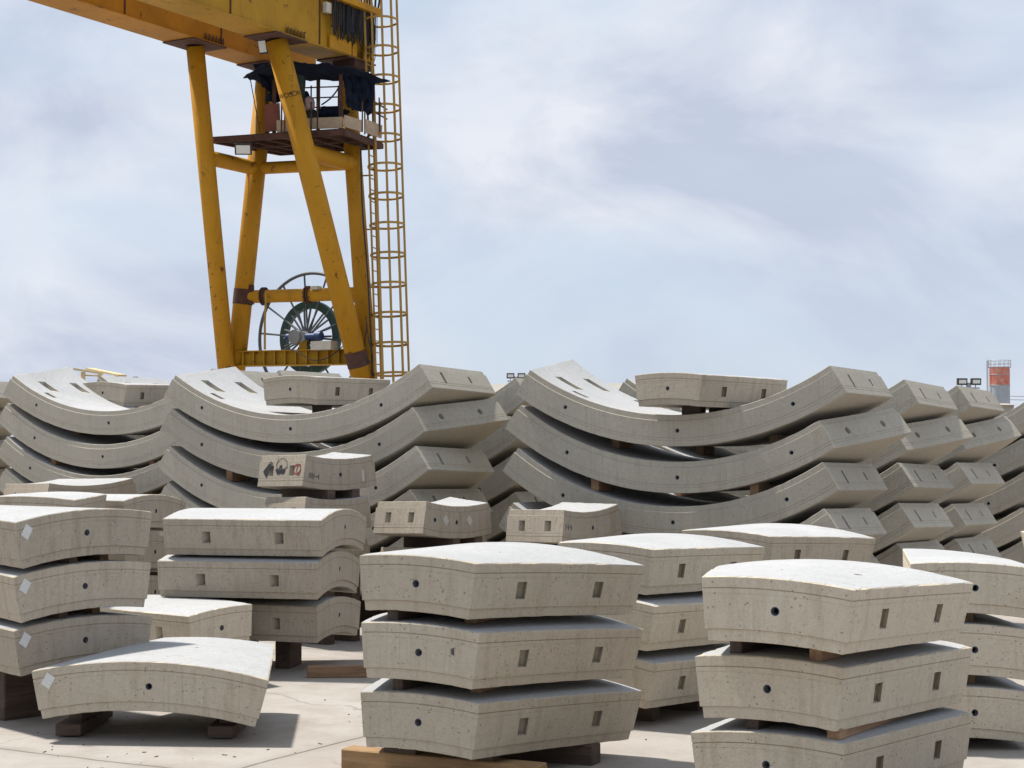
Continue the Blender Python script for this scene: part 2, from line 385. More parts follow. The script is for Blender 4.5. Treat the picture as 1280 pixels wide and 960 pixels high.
def seg_mesh(s, a, big, holes, lp, rp, inner, rnd, WD=1.32, mats=(), outer=()):
    a = a[:4]
    aL0, aR0, aL1, aR1 = [R_(x) for x in a]
    nu, nv = (56, 14) if big else (26, 22)
    def P(u, v, t, d=0):
        r = RO-T+t; al = aL0+(aL1-aL0)*v; ar = aR0+(aR1-aR0)*v; tot = al+ar
        du = d/(r*tot); uu = du+u*(1-2*du); vv = d/WD+v*(1-2*d/WD)
        th = -al+tot*uu
        return Vector((r*math.sin(th), WD*vv, s*(r*math.cos(th)-RO)))
    per = [(i, 0) for i in range(nu)]+[(nu, j) for j in range(nv)]+[(nu-i, nv) for i in range(nu)]+[(0, nv-j) for j in range(nv)]
    lv = [(0, .014), (.004, .010), (.055, .009), (.058, 0), (.218, 0), (.2195, .0015), (.2225, .0015), (.2245, 0), (.243, 0), (.2445, .0025), (.248, .0025), (.250, 0), (.295, 0), (T, .005)]
    bm = bmesh.new(); loops = []
    for li, (t, d) in enumerate(lv):
        lp_ = []
        for (i, j) in per:
            u, v = i/nu, j/nv; dd = d
            if li in (0, len(lv)-1):
                q = P(u, v, t)
                k = noise.noise(q*9+Vector((rnd, 0, 0)))*.5+noise.noise(q*31+Vector((0, rnd, 0)))*.5
                dd = d+max(0, k-.02)*.06
                t2 = t
            else: t2 = t
            lp_.append(bm.verts.new(P(u, v, t2, dd)))
        loops.append(lp_)
    n = len(per)
    for a_, b_ in zip(loops, loops[1:]):
        gi = loops.index(a_); mi = 3 if gi in ((5,) if big else (2, 9)) else 0
        for k in range(n): bm.faces.new((a_[k], a_[(k+1)%n], b_[(k+1)%n], b_[k])).material_index = mi
    for li, mi in ((0, 2), (len(lv)-1, 1)):
        t, d = lv[li]; idx = {ij: loops[li][k] for k, ij in enumerate(per)}
        gr = [[idx.get((i, j)) or bm.verts.new(P(i/nu, j/nv, t, d)) for j in range(nv+1)] for i in range(nu+1)]
        for i in range(nu):
            for j in range(nv):
                bm.faces.new((gr[i][j], gr[i+1][j], gr[i+1][j+1], gr[i][j+1])).material_index = mi
    bmesh.ops.recalc_face_normals(bm, faces=bm.faces)
    # cutters
    cb = bmesh.new(); rm = RO-T/2; socks = []
    def rad(th): return Vector((math.sin(th), 0, s*math.cos(th))), Vector((math.cos(th), 0, -s*math.sin(th)))
    for h in holes:
        th = R_(h); er, et = rad(th); c = er*rm+Vector((0, 0, -s*RO))
        tube(cb, [c+Vector((0,-.02,0)), c+Vector((0,.10,0))], .021, 14)
        socks.append(c)
    mid = []
    for side, lst in ((-1, lp), (1, rp)):
        for kind, v in lst:
            ang = (aL0+(aL1-aL0)*v) if side < 0 else (aR0+(aR1-aR0)*v)
            er, et = rad(side*ang); c = er*(rm+(.0 if kind != 'slit' else .01))+Vector((0, v*WD, -s*RO)); nrm = et*side
            sk = (RO-T/2)*((aL1-aL0) if side < 0 else (aR1-aR0))/WD*side
            ey = Vector((et.x*sk, 1, et.z*sk)).normalized()
            er2 = ey.cross(nrm).normalized()
            if er2.dot(er) < 0: er2 = -er2
            fr = Matrix((nrm, ey, er2)).transposed()
            if kind == 'pocket':
                rot = Matrix.Rotation(R_(-38)*side, 3, 'Z')
                box(cb, c, (.15, .058, .095), fr@rot)
            elif kind == 'dark':
                rot = Matrix.Rotation(R_(-38)*side, 3, 'Z')
                box(cb, c, (.085, .085, .105), fr@rot)
            elif kind == 'slit': box(cb, c, (.16, .048, .14), fr)
            elif kind == 'short': box(cb, c, (.16, .040, .08), fr)
            elif kind == 'round':
                tube(cb, [c+nrm*.03, c-nrm*.09], .036, 12)
            if kind in ('pocket',):
                mid.append((c, nrm, ey, er2))
    for (th, y, r_) in outer:
        th = R_(th); er, et = rad(th); c = er*RO+Vector((0, y, -s*RO)); tube(cb, [c+er*.03, c-er*.12], r_, 14)
    for (th, y, ln, wd, dr) in inner:
        th = R_(th); er, et = rad(th); c = er*(RO-T)+Vector((0, y, -s*RO))
        fr = Matrix((et, Vector((0,1,0)), er)).transposed(); rot = Matrix.Rotation(R_(20)*dr, 3, 'Y')
        box(cb, c+fr@Vector((0,0,-.015)), (ln, wd, .12), fr@rot)
    me = bpy.data.meshes.new('tunnel_segment'); bm.to_mesh(me); bm.free()
    for m_ in (*mats, M['groove']): me.materials.append(m_)
    
    if len(cb.faces):
        bmesh.ops.recalc_face_normals(cb, faces=cb.faces)
        cm = bpy.data.meshes.new('cut'); cb.to_mesh(cm); cm.materials.append(mats[0])
        for k in ('a', 'b', 'c'): pass
        o1 = bpy.data.objects.new('t1', me); o2 = bpy.data.objects.new('t2', cm); C.objects.link(o1); C.objects.link(o2)
        md = o1.modifiers.new('b', 'BOOLEAN'); md.operation = 'DIFFERENCE'; md.object = o2; md.solver = 'EXACT'; md.use_self = True
        dg = bpy.context.evaluated_depsgraph_get(); dg.update()
        m2 = bpy.data.meshes.new_from_object(o1.evaluated_get(dg))
        bpy.data.objects.remove(o1); bpy.data.objects.remove(o2)
        if len(m2.polygons) > 50: me = m2
    cb.free()
    me.name = 'tunnel_segment'
    return me, socks, mid
BIGLAB, KEYLAB = 'big curved segments stacked like bowls', 'small wedge segments stacked on the yard'
SEG = {}
def wd(n): return FIT[n][9] if len(FIT[n]) > 9 else 1.32
def segment(n, label, group, big=False, holes=None, lp=None, rp=None, inner=(), mats=None, par=None):
    s, x, y, z, yaw, *a = par or FIT[n]
    rnd = random.uniform(0, 60)
    body = M['smooth'] if big else M['key']
    if n in ('G2',): holes = [-9, -2.8]
    if holes is None:
        mid_ = (a[1]-a[0])/2
        holes = [-22.5, 0.5, 22.5] if big else [mid_]
    if lp is None: lp = [('slit', .26), ('short', .68)] if big else [('pocket', .27), ('pocket', .73)]
    if rp is None: rp = [('slit', .26), ('short', .68)] if big else [('pocket', .27), ('pocket', .73)]
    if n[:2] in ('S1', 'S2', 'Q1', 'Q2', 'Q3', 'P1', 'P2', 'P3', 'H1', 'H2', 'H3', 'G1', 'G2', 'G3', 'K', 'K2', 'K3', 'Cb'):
        body = M['keydark']; mats = mats and (body, *mats[1:])
    mats = mats or (body, M['top'] if not big else M['soffit'], M['top'] if s < 0 else M['soffit'])
    me, socks, mid = seg_mesh(s, a, big, holes, lp, rp, inner, rnd, wd(n), mats, {'D1': ((6.5, .62, .022), (.5, .5, .009)), 'F': ((3, .75, .012),), 'A1': ((5, .6, .009),)}.get(n, ()))
    # slot 1 = outer surface (trowelled), slot 2 = inner, formed surface
    o = bpy.data.objects.new('tunnel_segment', me); C.objects.link(o)
    o.location = (x, y, z+EYE); o.rotation_euler = (0, 0, R_(yaw))
    tag(o, label, 'concrete segment', group)
    for c in socks:
        b = bmesh.new()
        torus(b, c+Vector((0, .004, 0)), (0,1,0), .0185, .0045, 20, 6)
        k = link('bolt_socket', b, M['socket'], o, True)
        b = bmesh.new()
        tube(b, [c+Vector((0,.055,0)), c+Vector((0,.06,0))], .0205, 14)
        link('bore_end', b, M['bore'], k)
    SEG[n] = o
    return o
def face_pt(n, th, y, t, off=0):
    """local point on segment n at angle, width position, thickness level"""
    s = FIT[n][0]; r = RO-T+t
    return Vector((r*math.sin(R_(th)), y, s*(r*math.cos(R_(th))-RO)))

ordn = ['Topmost', 'Second from top', 'Third from top', 'Fourth from top', 'Bottom']
def shift(n, dx, dy, dz, base=None):
    p = list(FIT[base]); p[1] += dx; p[2] += dy; p[3] += dz; FIT[n] = tuple(p)
def sym(n):
    p = list(FIT[n]); p[5:9] = [33.8]*4; FIT[n] = tuple(p)
shift('R1_5', .02, 0, -.44, 'R1_4')
for i in range(1, 6):
    shift('R4_%d' % i, 1.43, 2.1, -.12, 'R3_%d' % i); shift('R5_%d' % i, 1.07, 2.0, .03, 'R4_%d' % i)
shift('L2_5', .0, 0, -.43, 'L2_4')
for i in (3, 4, 5): shift('L3_%d' % i, .02*i, 0, -.43*(i-2), 'L3_2'); 
FIT['L3_4'] = (FIT['L3_4'][0], *FIT['L3_4'][1:])
shift('L1_5', -.02, 0, -.42, 'L1_4')
for i in range(2, 6): shift('L1b_%d' % i, .03*(i%2), 0, -.42*(i-1), 'L1b_1')
for i in range(2, 6): shift('L0_%d' % i, .05*(i%2), 0, -.42*(i-1), 'L0_1')
stack_desc = {
 'R1': ('large curved segment of the front bowl stack right of centre', 5),
 'R2': ('large curved segment of the second bowl stack on the right', 5),
 'R3': ('large curved segment of the third bowl stack, below the silo', 5),
 'R4': ('large curved segment of the bowl stack cut by the right edge', 5),
 'R5': ('large curved segment of the rearmost bowl stack at the right edge', 5),
 'L2': ('large curved segment of the bowl stack before the crane', 5),
 'L3': ('large curved segment peeping between the two central bowl stacks', 5),
 'L1': ('large curved segment of the left bowl stack', 5),
 'L1b': ('large curved segment hidden behind the left bowl stack', 5),
 'L0': ('large curved segment of the stack cut by the left edge', 5)}
INN = [(-27.5, .40, .30, .13, 1), (-27.5, .98, .30, .13, 1), (-22.0, .17, .17, .075, -1), (-18.5, 1.16, .16, .07, -1), (27, .4, .25, .11, -1), (27, .98, .25, .11, -1)]
for st, (d, cnt) in stack_desc.items():
    for i in range(1, cnt+1):
        n = '%s_%d' % (st, i)
        rnds = [('round', .26), ('round', .72)]
        rp = rnds if i == 2 else None
        segment(n, '%s %s' % (ordn[i-1], d) if True else '', BIGLAB, True, rp=rp, lp=rnds if i != 2 else None,
                inner=INN if i == 1 else (), mats=(M['smooth'], M['soffit'], M['top']))

small_stacks = []
def kstack(names, desc, **kw):
    nn = len(names)
    od = {1: [''], 2: ['Upper', 'Lower'], 3: ['Top', 'Middle', 'Bottom'], 4: ['Topmost', 'Second from top', 'Third from top', 'Bottom']}[nn]
    for o_, n in zip(od, names):
        segment(n, (o_+' '+desc).strip(), KEYLAB, **kw)
    small_stacks.append((names, desc))
shift('Cb_2', .02, .02, -.37, 'Cb'); shift('Cb_3', -.02, 0, -.74, 'Cb')
FIT['Q4'] = FIT['Q3']; 
shift('P2', 0, .02, -.37, 'P1'); shift('P3', .03, 0, -.74, 'P1')
shift('G1c', .0, 0, -.41, 'G1b'); shift('G2b', .03, 0, -.42, 'G2'); shift('G3b', 0, 0, -.42, 'G3')
shift('K2', 0, 0, -.42, 'K'); shift('K3', 0, 0, -.84, 'K')
FIT['X1'] = (1, 4.15, 12.4, -.62, -30, 6, 7, 12, 12); shift('X2', 0, 0, -.37, 'X1'); shift('X3', 0.02, 0, -.74, 'X1')
kstack(['A1', 'A2', 'A3'], 'wedge segment of the front centre stack standing on a wood beam')
kstack(['D1', 'D2', 'D3'], 'wedge segment of the right front stack')
kstack(['C1', 'C2', 'C3'], 'wedge segment of the stack between centre and right front stacks')
kstack(['Cb', 'Cb_2', 'Cb_3'], 'wedge segment of the stack half hidden behind right front one')
kstack(['E1', 'E2', 'E3'], 'wedge segment with long arched face cut by the right edge')
kstack(['X1', 'X2', 'X3'], 'wedge segment of the far stack barely seen at right edge')
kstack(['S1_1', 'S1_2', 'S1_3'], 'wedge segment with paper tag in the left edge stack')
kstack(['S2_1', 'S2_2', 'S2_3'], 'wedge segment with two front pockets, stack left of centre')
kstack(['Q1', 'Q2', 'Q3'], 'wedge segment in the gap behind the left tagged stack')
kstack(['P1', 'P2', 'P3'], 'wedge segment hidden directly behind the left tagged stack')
kstack(['S3'], 'Single wedge segment lying low between tagged and pocketed stacks')
kstack(['F'], 'Single arched segment with paper tag lying alone in left foreground')
kstack(['H1'], 'Small segment lying inside the left bowl stack')
kstack(['H2'], 'Small segment lying inside the bowl stack before the crane')
kstack(['H3'], 'Small segment lying on top of the bowl stack right of centre')
GM = (M['key'], M['soffit'], M['top'])
kstack(['G1', 'G1b', 'G1c'], 'upturned segment of the pile with black and red scribbles', mats=GM)
kstack(['G2', 'G2b'], 'upturned segment of the pile with pale diamond patches', mats=GM, holes=None)
kstack(['G3', 'G3b'], 'upturned segment of the marker-written pile behind the centre stack', mats=GM)
kstack(['K', 'K2', 'K3'], 'upturned segment of the pile behind the left edge stacks', mats=GM)

for n_ in ('H1', 'H2', 'H3'): SEG[n_].location.z -= .015
# paper tags / marks on segments
def decal(n, name, mt, pts, face='near', off=.0035, label=None):
    """pts: list of (th_deg or y, t) outline on the ring face (near) or the left joint face"""
    o = SEG[n]; s = FIT[n][0]; a = FIT[n][5:9]
    bm = bmesh.new(); rings = [[], []]
    for k, oo in enumerate((off, off-.003)):
        for (p, t) in pts:
            r = RO-T+t
            if face == 'near':
                th = R_(p); v = Vector((r*math.sin(th), -oo, s*(r*math.cos(th)-RO)))
            else:
                al = R_(a[0]+(a[2]-a[0])*p); v = Vector((-r*math.sin(al)-oo*math.cos(al), wd(n)*p, s*(r*math.cos(al)-RO)+s*oo*math.sin(al)*-1*-1))
            rings[k].append(bm.verts.new(v))
    m = len(pts)
    bm.faces.new(rings[0]); bm.faces.new(rings[1][::-1])
    for k in range(m): bm.faces.new((rings[0][k], rings[0][(k+1)%m], rings[1][(k+1)%m], rings[1][k]))
    bmesh.ops.triangulate(bm, faces=[f for f in bm.faces if len(f.verts) > 4])
    k = link(name, bm, mt, o)
    if label: k['label'] = label
    return k
for n, e in (('F', 0), ('S1_1', 0), ('S1_2', 0), ('S1_3', 0)):
    a = -FIT[n][5]+(1.35 if n == 'F' else .95)
    decal(n, 'paper_tag', M['white'], [(a-.55, .215), (a+.35, .275), (a+1.3, .262) if 0 else (a+1.15, .235), (a+.25, .172)])
def blob(cx, cy, rx, ry, k=11, j=.3, rr=None):
    rr = rr or random.Random(int(cx*1000+cy*999))
    return [(cx+rx*math.cos(2*math.pi*i/k)*(1+rr.uniform(-j, j)), cy+ry*math.sin(2*math.pi*i/k)*(1+rr.uniform(-j, j))) for i in range(k)]
# left joint face of G1: p runs 0 (near, right in the photo) .. 1 (far, left)
for cx, cy, rx, ry, m in ((.83,.155,.06,.045,'blackpaint'), (.77,.115,.045,.04,'blackpaint'), (.745,.08,.035,.018,'greypaint'), (.56,.15,.065,.030,'blackpaint'), (.47,.155,.05,.026,'blackpaint'), (.52,.115,.03,.02,'blackpaint')):
    decal('G1', 'paint_mark', M[m], blob(cx, cy, rx, ry), 'left')
def ringmark(n, cx, cy, rx, ry, w, m, face='left', k=14):
    rr = random.Random(int(cx*100)); o = SEG[n]
    pts = [(cx+rx*math.cos(2*math.pi*i/k)*(1+rr.uniform(-.15,.15)), cy+ry*math.sin(2*math.pi*i/k)*(1+rr.uniform(-.15,.15))) for i in range(k)]
    for i in range(0, k):
        (x0, y0), (x1, y1) = pts[i], pts[(i+1) % k]
        dx, dy = x1-x0, y1-y0; l = math.hypot(dx*WD, dy) or 1; px, py = -dy/l*w/WD, dx*WD/l*w
        yield [(x0-px, y0-py), (x1-px, y1-py), (x1+px, y1+py), (x0+px, y0+py)]
def multi(n, name, mt, quads, face, off=.004):
    o = SEG[n]; s = FIT[n][0]; a = FIT[n][5:9]; bm = bmesh.new()
    for q in quads:
        vv = []
        for oo in (off, off-.0035):
            for (p, t) in q:
                r = RO-T+t
                if face == 'near':
                    th = R_(p); v = Vector((r*math.sin(th), -oo, s*(r*math.cos(th)-RO)))
                else:
                    al = R_(a[0]+(a[2]-a[0])*p); v = Vector((-r*math.sin(al)-oo*math.cos(al), wd(n)*p, s*(r*math.cos(al)-RO)+s*oo*math.sin(al)))
                vv.append(bm.verts.new(v))
        for f in ((0,1,2,3),(7,6,5,4),(0,4,5,1),(1,5,6,2),(2,6,7,3),(3,7,4,0)): bm.faces.new([vv[i] for i in f])
    return link(name, bm, mt, o)
multi('G1', 'paint_scribble', M['redpaint'], list(ringmark('G1', .16, .135, .075, .045, .005, 'redpaint'))+list(ringmark('G1', .12, .14, .045, .05, .004, 'redpaint')), 'left')
multi('G1', 'paint_ring', M['greypaint'], list(ringmark('G1', .50, .09, .12, .05, .004, 'greypaint')), 'left')
for cx in (-6.0, .9):
    decal('G2', 'filler_patch', M['palepaint'], [(cx-.85, .13), (cx+.15, .19), (cx+.85, .14), (cx-.1, .085)])
random.seed(5)
def strokes(n, th0, t0, w, h, cnt, mt, face='near', wd=.006):
    q = []
    for i in range(cnt):
        th = th0+w*i/max(cnt-1,1); k = random.choice((0,1,2))
        dt = .12
        if k != 1: q.append([(th, t0-h/2), (th+dt, t0-h/2), (th+dt, t0+h/2), (th, t0+h/2)])
        else: q.append([(th, t0-.004), (th+.5, t0-.004), (th+.5, t0+.004), (th, t0+.004)])
    return multi(n, 'marker_writing', mt, q, face)
strokes('G3', -FIT['G3'][5]+.8, .15, 1.9, .05, 5, M['greypaint'])
strokes('G3', 1.5, .13, 1.2, .05, 3, M['palepaint'])
strokes('G3', 5.6, .13, 1.2, .05, 3, M['palepaint'])
strokes('G1', -FIT['G1'][5]+1.3, .185, 2.4, .05, 7, M['greypaint'])
decal('A2', 'dark_blemish', M['greypaint'], [(5.6, .19), (5.9, .2), (5.85, .175), (6.0, .16), (5.7, .165)])
decal('G1', 'paper_tag', M['palepaint'], [(5.2,.235),(5.9,.235),(5.9,.12),(5.2,.12)])

# ------------------------------------------------------------------ timbers
def timber(loc, size, rz, m, label, group, rx=0):
    bm = bmesh.new(); box(bm, (0,0,0), size)
    bmesh.ops.bevel(bm, geom=list(bm.edges), offset=min(size)*.06, segments=1, affect='EDGES')
    o = link('timber', bm, m, None, False, loc, (0, rx, rz))
    return tag(o, label, 'timber', group)
def local(n, x, y, z=0):
    p = FIT[n]; c, s = math.cos(R_(p[4])), math.sin(R_(p[4]))
    return (p[1]+x*c-y*s, p[2]+x*s+y*c, p[3]+EYE+z)
TG = 'timber spacers between stacked segments'; TB = 'timber beams under the stacks'
nice = {'A1': 'centre front stack', 'D1': 'right front stack', 'C1': 'stack behind the centre front stack', 'E1': 'stack at the right edge', 'S1_1': 'left tagged stack', 'S2_1': 'stack with square pockets left of centre',
        'Q1': 'stack in the gap behind the left tagged stack', 'Cb': 'stack behind the right front stack', 'P1': 'stack hidden behind the left tagged stack', 'X1': 'far stack at right edge'}
for names, desc in small_stacks:
    if FIT[names[0]][0] < 0 or names[0] not in nice: continue
    lab = nice[names[0]]
    for k, (u, l) in enumerate(zip(names, names[1:])):
        pu, pl = FIT[u], FIT[l]
        gap = pu[3]-pl[3]-T
        tx0, tx1, inset = {'A1': (-.08, .30, .22), 'D1': (-.18, .24, .03)}.get(names[0], (-.14, .19, .16))
        for sd, x in (('left', tx0), ('right', tx1)):
            th = math.asin(abs(x)/RO)
            zc = -(RO-RO*math.cos(th))
            h = gap*.98+.004
            ins = .05 if sd == 'left' else inset
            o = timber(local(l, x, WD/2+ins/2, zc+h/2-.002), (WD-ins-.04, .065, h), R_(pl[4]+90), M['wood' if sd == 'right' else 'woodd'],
                   '%s spacer under the %s segment, %s' % (sd.capitalize(), ['top', 'middle'][k], lab), TG)
    # ground beams, crosswise
    b = names[-1]; p = FIT[b]; a = p[5:9]
    for k, (yy, q) in enumerate(((.30 if b == 'A3' else .62 if b == 'S1_3' else .42, 0), (1.18 if b == 'S1_3' else .98, 1))):
        v = yy/WD; al = a[0]+(a[2]-a[0])*v; ar = a[1]+(a[3]-a[1])*v
        zl = (RO-T)*math.cos(R_(max(al, ar)))-RO; zw = p[3]+EYE+zl
        x0, x1 = -math.sin(R_(al))*(RO-T)-.02, math.sin(R_(ar))*(RO-T)+.02
        c = local(b, (x0+x1)/2, yy); gnd = gz(c[1]); h = zw-gnd+.006
        sh_ = .0 if b == 'A3' else .36 if b == 'S2_3' else .2; x0 += sh_; x1 -= sh_
        
        if b == 'A3' and k == 0: x0 -= .16; x1 += .16
        c = local(b, (x0+x1)/2, yy)
        if b == 'A3' and k == 0:
            for xx, sd in ((-.17, 'Left'), (.30, 'Right')):
                cc_ = local(b, xx, yy); timber((cc_[0], cc_[1], gnd+.11+(h-.11)/2), (.2, .1, h-.11+.004), R_(p[4]), M['woodd'], '%s packer on the beam under the front centre stack' % sd, TB)
            h = .112
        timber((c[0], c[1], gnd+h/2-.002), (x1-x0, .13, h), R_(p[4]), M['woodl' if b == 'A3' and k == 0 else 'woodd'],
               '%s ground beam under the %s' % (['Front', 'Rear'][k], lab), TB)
# concave big stacks: short blocks in the gaps
bn = {'R1': 'bowl stack right of centre', 'L2': 'bowl stack before the crane', 'L1': 'left bowl stack', 'R2': 'second bowl stack on the right', 'R3': 'third bowl stack on the right', 'R4': 'bowl stack at the right edge', 'R5': 'rearmost bowl stack at right edge', 'L3': 'bowl stack in the middle gap', 'L1b': 'hidden bowl stack at left', 'L0': 'bowl stack at the left edge'}
for st, lab in bn.items():
    for i in range(1, 5):
        u, l = '%s_%d' % (st, i), '%s_%d' % (st, i+1)
        pl, pu = FIT[l], FIT[u]; gap = pu[3]-pl[3]
        for sd, th in (('left', -17.5), ('right', 16)):
            r0 = RO-T; t = R_(th)
            # inner (upper) surface of the lower one, outer (under) surface of the upper one
            z0 = RO-r0*math.cos(t); x = r0*math.sin(t)
            z1 = gap+RO-math.sqrt(RO*RO-(x-0)**2)
            yy = .12 if i != 1 else .45
            c = local(l, x, yy+.12)
            h = z1-z0+.012
            timber((c[0], c[1], pl[3]+EYE+(z0+z1)/2), (.09, .26, h), R_(pl[4]), M['wood'], '%s wood block under %s segment, %s' % (sd.capitalize(), ['topmost', 'second', 'third', 'fourth'][i-1], lab), TG)
    b = '%s_5' % st; p = FIT[b]
    for k, (x, sd) in enumerate(((-.5, 'Left'), (.5, 'Right'))):
        zz = p[3]+EYE+RO-math.sqrt(RO*RO-x*x); c = local(b, x, WD/2); g_ = gz(c[1]); h = max(zz-g_, .03)+.012
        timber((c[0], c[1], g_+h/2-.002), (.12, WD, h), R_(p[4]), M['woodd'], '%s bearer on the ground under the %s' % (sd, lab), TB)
# small concave piles and flat ones resting on the bowls
for names, lab in ((['G1', 'G1b', 'G1c'], 'paint-scribbled segment pile'), (['G2', 'G2b'], 'segment pile with diamond patches'), (['G3', 'G3b'], 'segment pile with marker writing'), (['K', 'K2', 'K3'], 'upturned pile at far left')):
    for i, n in enumerate(names):
        p = FIT[n]; low = FIT[names[i+1]] if i+1 < len(names) else None
        for k, (x, sd) in enumerate(((-.16, 'Left'), (.2, 'Right'))):
            c = local(n, x, wd(n)/2-.04)
            top = p[3]+EYE+RO-math.sqrt(RO*RO-x*x)
            bot = gz(c[1]) if low is None else low[3]+EYE+RO-math.sqrt((RO-T)**2-x*x)
            h = top-bot+.01
            timber((c[0], c[1], (top+bot)/2), (.11, wd(n)*.9, h), R_(p[4]), M['woodd'], '%s bearer beneath %s segment, %s' % (sd, ['top', 'second', 'third'][i], lab), TG)
for n, under, lab in (('H1', 'L1_1', 'left bowl stack'), ('H2', 'L2_1', 'bowl stack before the crane'), ('H3', 'R1_1', 'bowl stack right of centre')):
    p, q = FIT[n], FIT[under]
    for yy, sd in ((.5, 'Front'), (.95, 'Rear')):
        zb = q[3]+EYE+T; v = yy/WD; al = max(p[5]+(p[7]-p[5])*v, p[6]+(p[8]-p[6])*v)
        zt = p[3]+EYE+(RO-T)*math.cos(R_(al))-RO
        h = zt-zb+.02
        c = local(n, 0.0, yy)
        timber((c[0], c[1], (zt+zb)/2), (.22, .10, max(h, .04)), R_(p[4]), M['woodd'], '%s bearer under the small segment on top of the %s' % (sd, lab), TG)
# under the lone foreground segment
for x, sd in ((-.50, 'Left'), (.46, 'Right')):
    r = RO-T; zt = FIT['F'][3]+EYE+r*math.cos(math.asin(abs(x)/r))-RO
    c = local('F', x, .55)
    w1 = timber((c[0], c[1], .036), (.16, .75, .072), R_(FIT['F'][4]+3), M['woodd'], '%s lower block under the lone foreground segment' % sd, TB)
    timber((c[0]+.03, c[1]+.03, .070+(zt-.070)/2), (.09, .60, zt-.070+.006), R_(FIT['F'][4]), M['woodd'], '%s upper block under the lone foreground segment' % sd, TB)
c = local('S3', 0, .3)
for yy, sd in ((.3, 'Front'), (1.0, 'Rear')):
    p = FIT['S3']; zt = p[3]+EYE+(RO-T)*math.cos(R_(9))-RO; c = local('S3', 0, yy); g_ = gz(c[1]); h = zt-g_+.01
    timber((c[0], c[1], g_+h/2-.002), (.85, .1, h), R_(p[4]), M['woodd'], '%s beam under the single low segment behind' % sd, TB)
# loose timber on the ground between the stacks
timber((-1.12, 13.3, gz(13.3)+.045), (1.0, .10, .09), R_(4), M['wood'], 'Loose reddish brown timber lying alone on the ground left of the front centre stack', None)
# ------------------------------------------------------------------ gantry crane
def at(x, y, d):
    """point in the yard seen in direction (x, y) at distance d from the eye"""
    a = math.atan(80/2085); c, s = math.cos(a), math.sin(a)
    u, w = (x-640)/2085*d, (480-y)/2085*d
    return Vector((u, d*c-w*s, EYE+d*s+w*c))
GD = Vector((.508, .861, 0)); PD = Vector((-.861, .508, 0)); UP = Vector((0, 0, 1))
HB = 10+EYE                                     # underside of the girders
root = empty('gantry_crane', (-5.5, 42.6, -.1), label='Tall yellow gantry crane with rusty pipe legs, cable reel and caged ladder', cat='gantry crane')
def part(name, bm, m, parent=None, smooth=False):
    o = link(name, bm, m, parent or root, smooth)
    if parent is None: o.location = -root.location
    return o
E1 = Vector((-5.65, 39.75, 0)); E2 = Vector((-8.1, 39.75, 0))
def gp(E, s, p, z): return E+GD*s+PD*p+UP*z
def girder(E, s0, s1, m):
    bm = bmesh.new(); a, b = gp(E, s0, .43, HB+.63), gp(E, s1, .43, HB+.63)
    bar(bm, a, b, .80, 1.26)
    bar(bm, gp(E, s0, .43, HB+.012), gp(E, s1+.02, .43, HB+.012), .95, .03)      # bottom flange
    bar(bm, gp(E, s0, .43, HB+1.27), gp(E, s1+.02, .43, HB+1.27), .95, .03)
    g_ = part('girder', bm, m)
    bm = bmesh.new()
    for s in (s0+5, s0+9.5, s0+12.3, s0+15.7):
        if s < s1-.3: bar(bm, gp(E, s, .018, HB+.05), gp(E, s, .018, HB+1.25), .05, .012)
    part('girder_seam', bm, M['rust'], g_)
    return g_
G1 = girder(E1, -14, 3.86, M['olive']); G2 = girder(E2, -14, 5.6, M['orange'])
tops = dict(S=gp(E1, .5, .43, HB), T=gp(E1, 3.4, .43, HB), P=gp(E2, 1.2, .43, HB), Q=gp(E2, 4.0, .43, HB))
bN = Vector((-3.70, 42.3, 1.6+EYE)); bF = Vector((-7.33, 43.48, 1.6+EYE))
bots = dict(S=bN+GD*-.12, T=bN+GD*.12, P=bF+GD*-.12, Q=bF+GD*.12)
def on(k, z):
    a, b = tops[k], bots[k]; t = (z+EYE-a.z)/(b.z-a.z); return a+(b-a)*t
for k, r in (('S', .27), ('T', .225), ('P', .225), ('Q', .25)):
    bm = bmesh.new(); a, b = tops[k], bots[k]; d = (b-a).normalized()
    tube(bm, [a+d*.04, b], r, 24)
    lg = part('leg', bm, M['yellow'], None, False)
    for f in lg.data.polygons: f.use_smooth = len(f.vertices) == 4
    bm = bmesh.new()
    E_, s_ = (E1 if k in 'ST' else E2), {'S': .5, 'T': 3.4, 'P': 1.2, 'Q': 4.0}[k]
    c = gp(E_, s_, .43, HB-.02); bar(bm, c-GD*.62, c+GD*.62, 1.0, .035)
    for i in range(6):
        q = gp(E_, s_-.1+i*.13, -.02, HB+.03); bar(bm, q, q+UP*.17, .016, .09)
    part('connection_plate', bm, M['rust'], lg)
    if k in 'SQ':
        bm = bmesh.new(); z = 2.25 if k == 'S' else 3.95
        q = on(k, z); tube(bm, [q-d*.2, q+d*.2], r+.012, 24, True); part('flange_collar', bm, M['rust'], lg)
for nm, b_ in (('n', bN), ('f', bF)):
    bm = bmesh.new(); bar(bm, Vector((b_.x, b_.y, .55)), b_+UP*.15, .62, .62); part('leg_foot', bm, M['yellow'])
    bm = bmesh.new(); c = Vector((b_.x, b_.y, .33)); bar(bm, c-PD*1.1, c+PD*1.1, .5, .4)
    bg_ = part('bogie', bm, M['yellow'])
    for sg in (-.75, .75):
        bm = bmesh.new(); tube(bm, [c+PD*sg-UP*.17-GD*.1, c+PD*sg-UP*.17+GD*.1], .22, 20); part('wheel', bm, M['black'], bg_)
for a, b, r in (('P', 'Q', .19), ('Q', 'T', .16), ('S', 'T', .21)):
    bm = bmesh.new(); tube(bm, [on(a, 7.32), on(b, 7.32)], r, 20); o = part('brace_pipe', bm, M['yellow'])
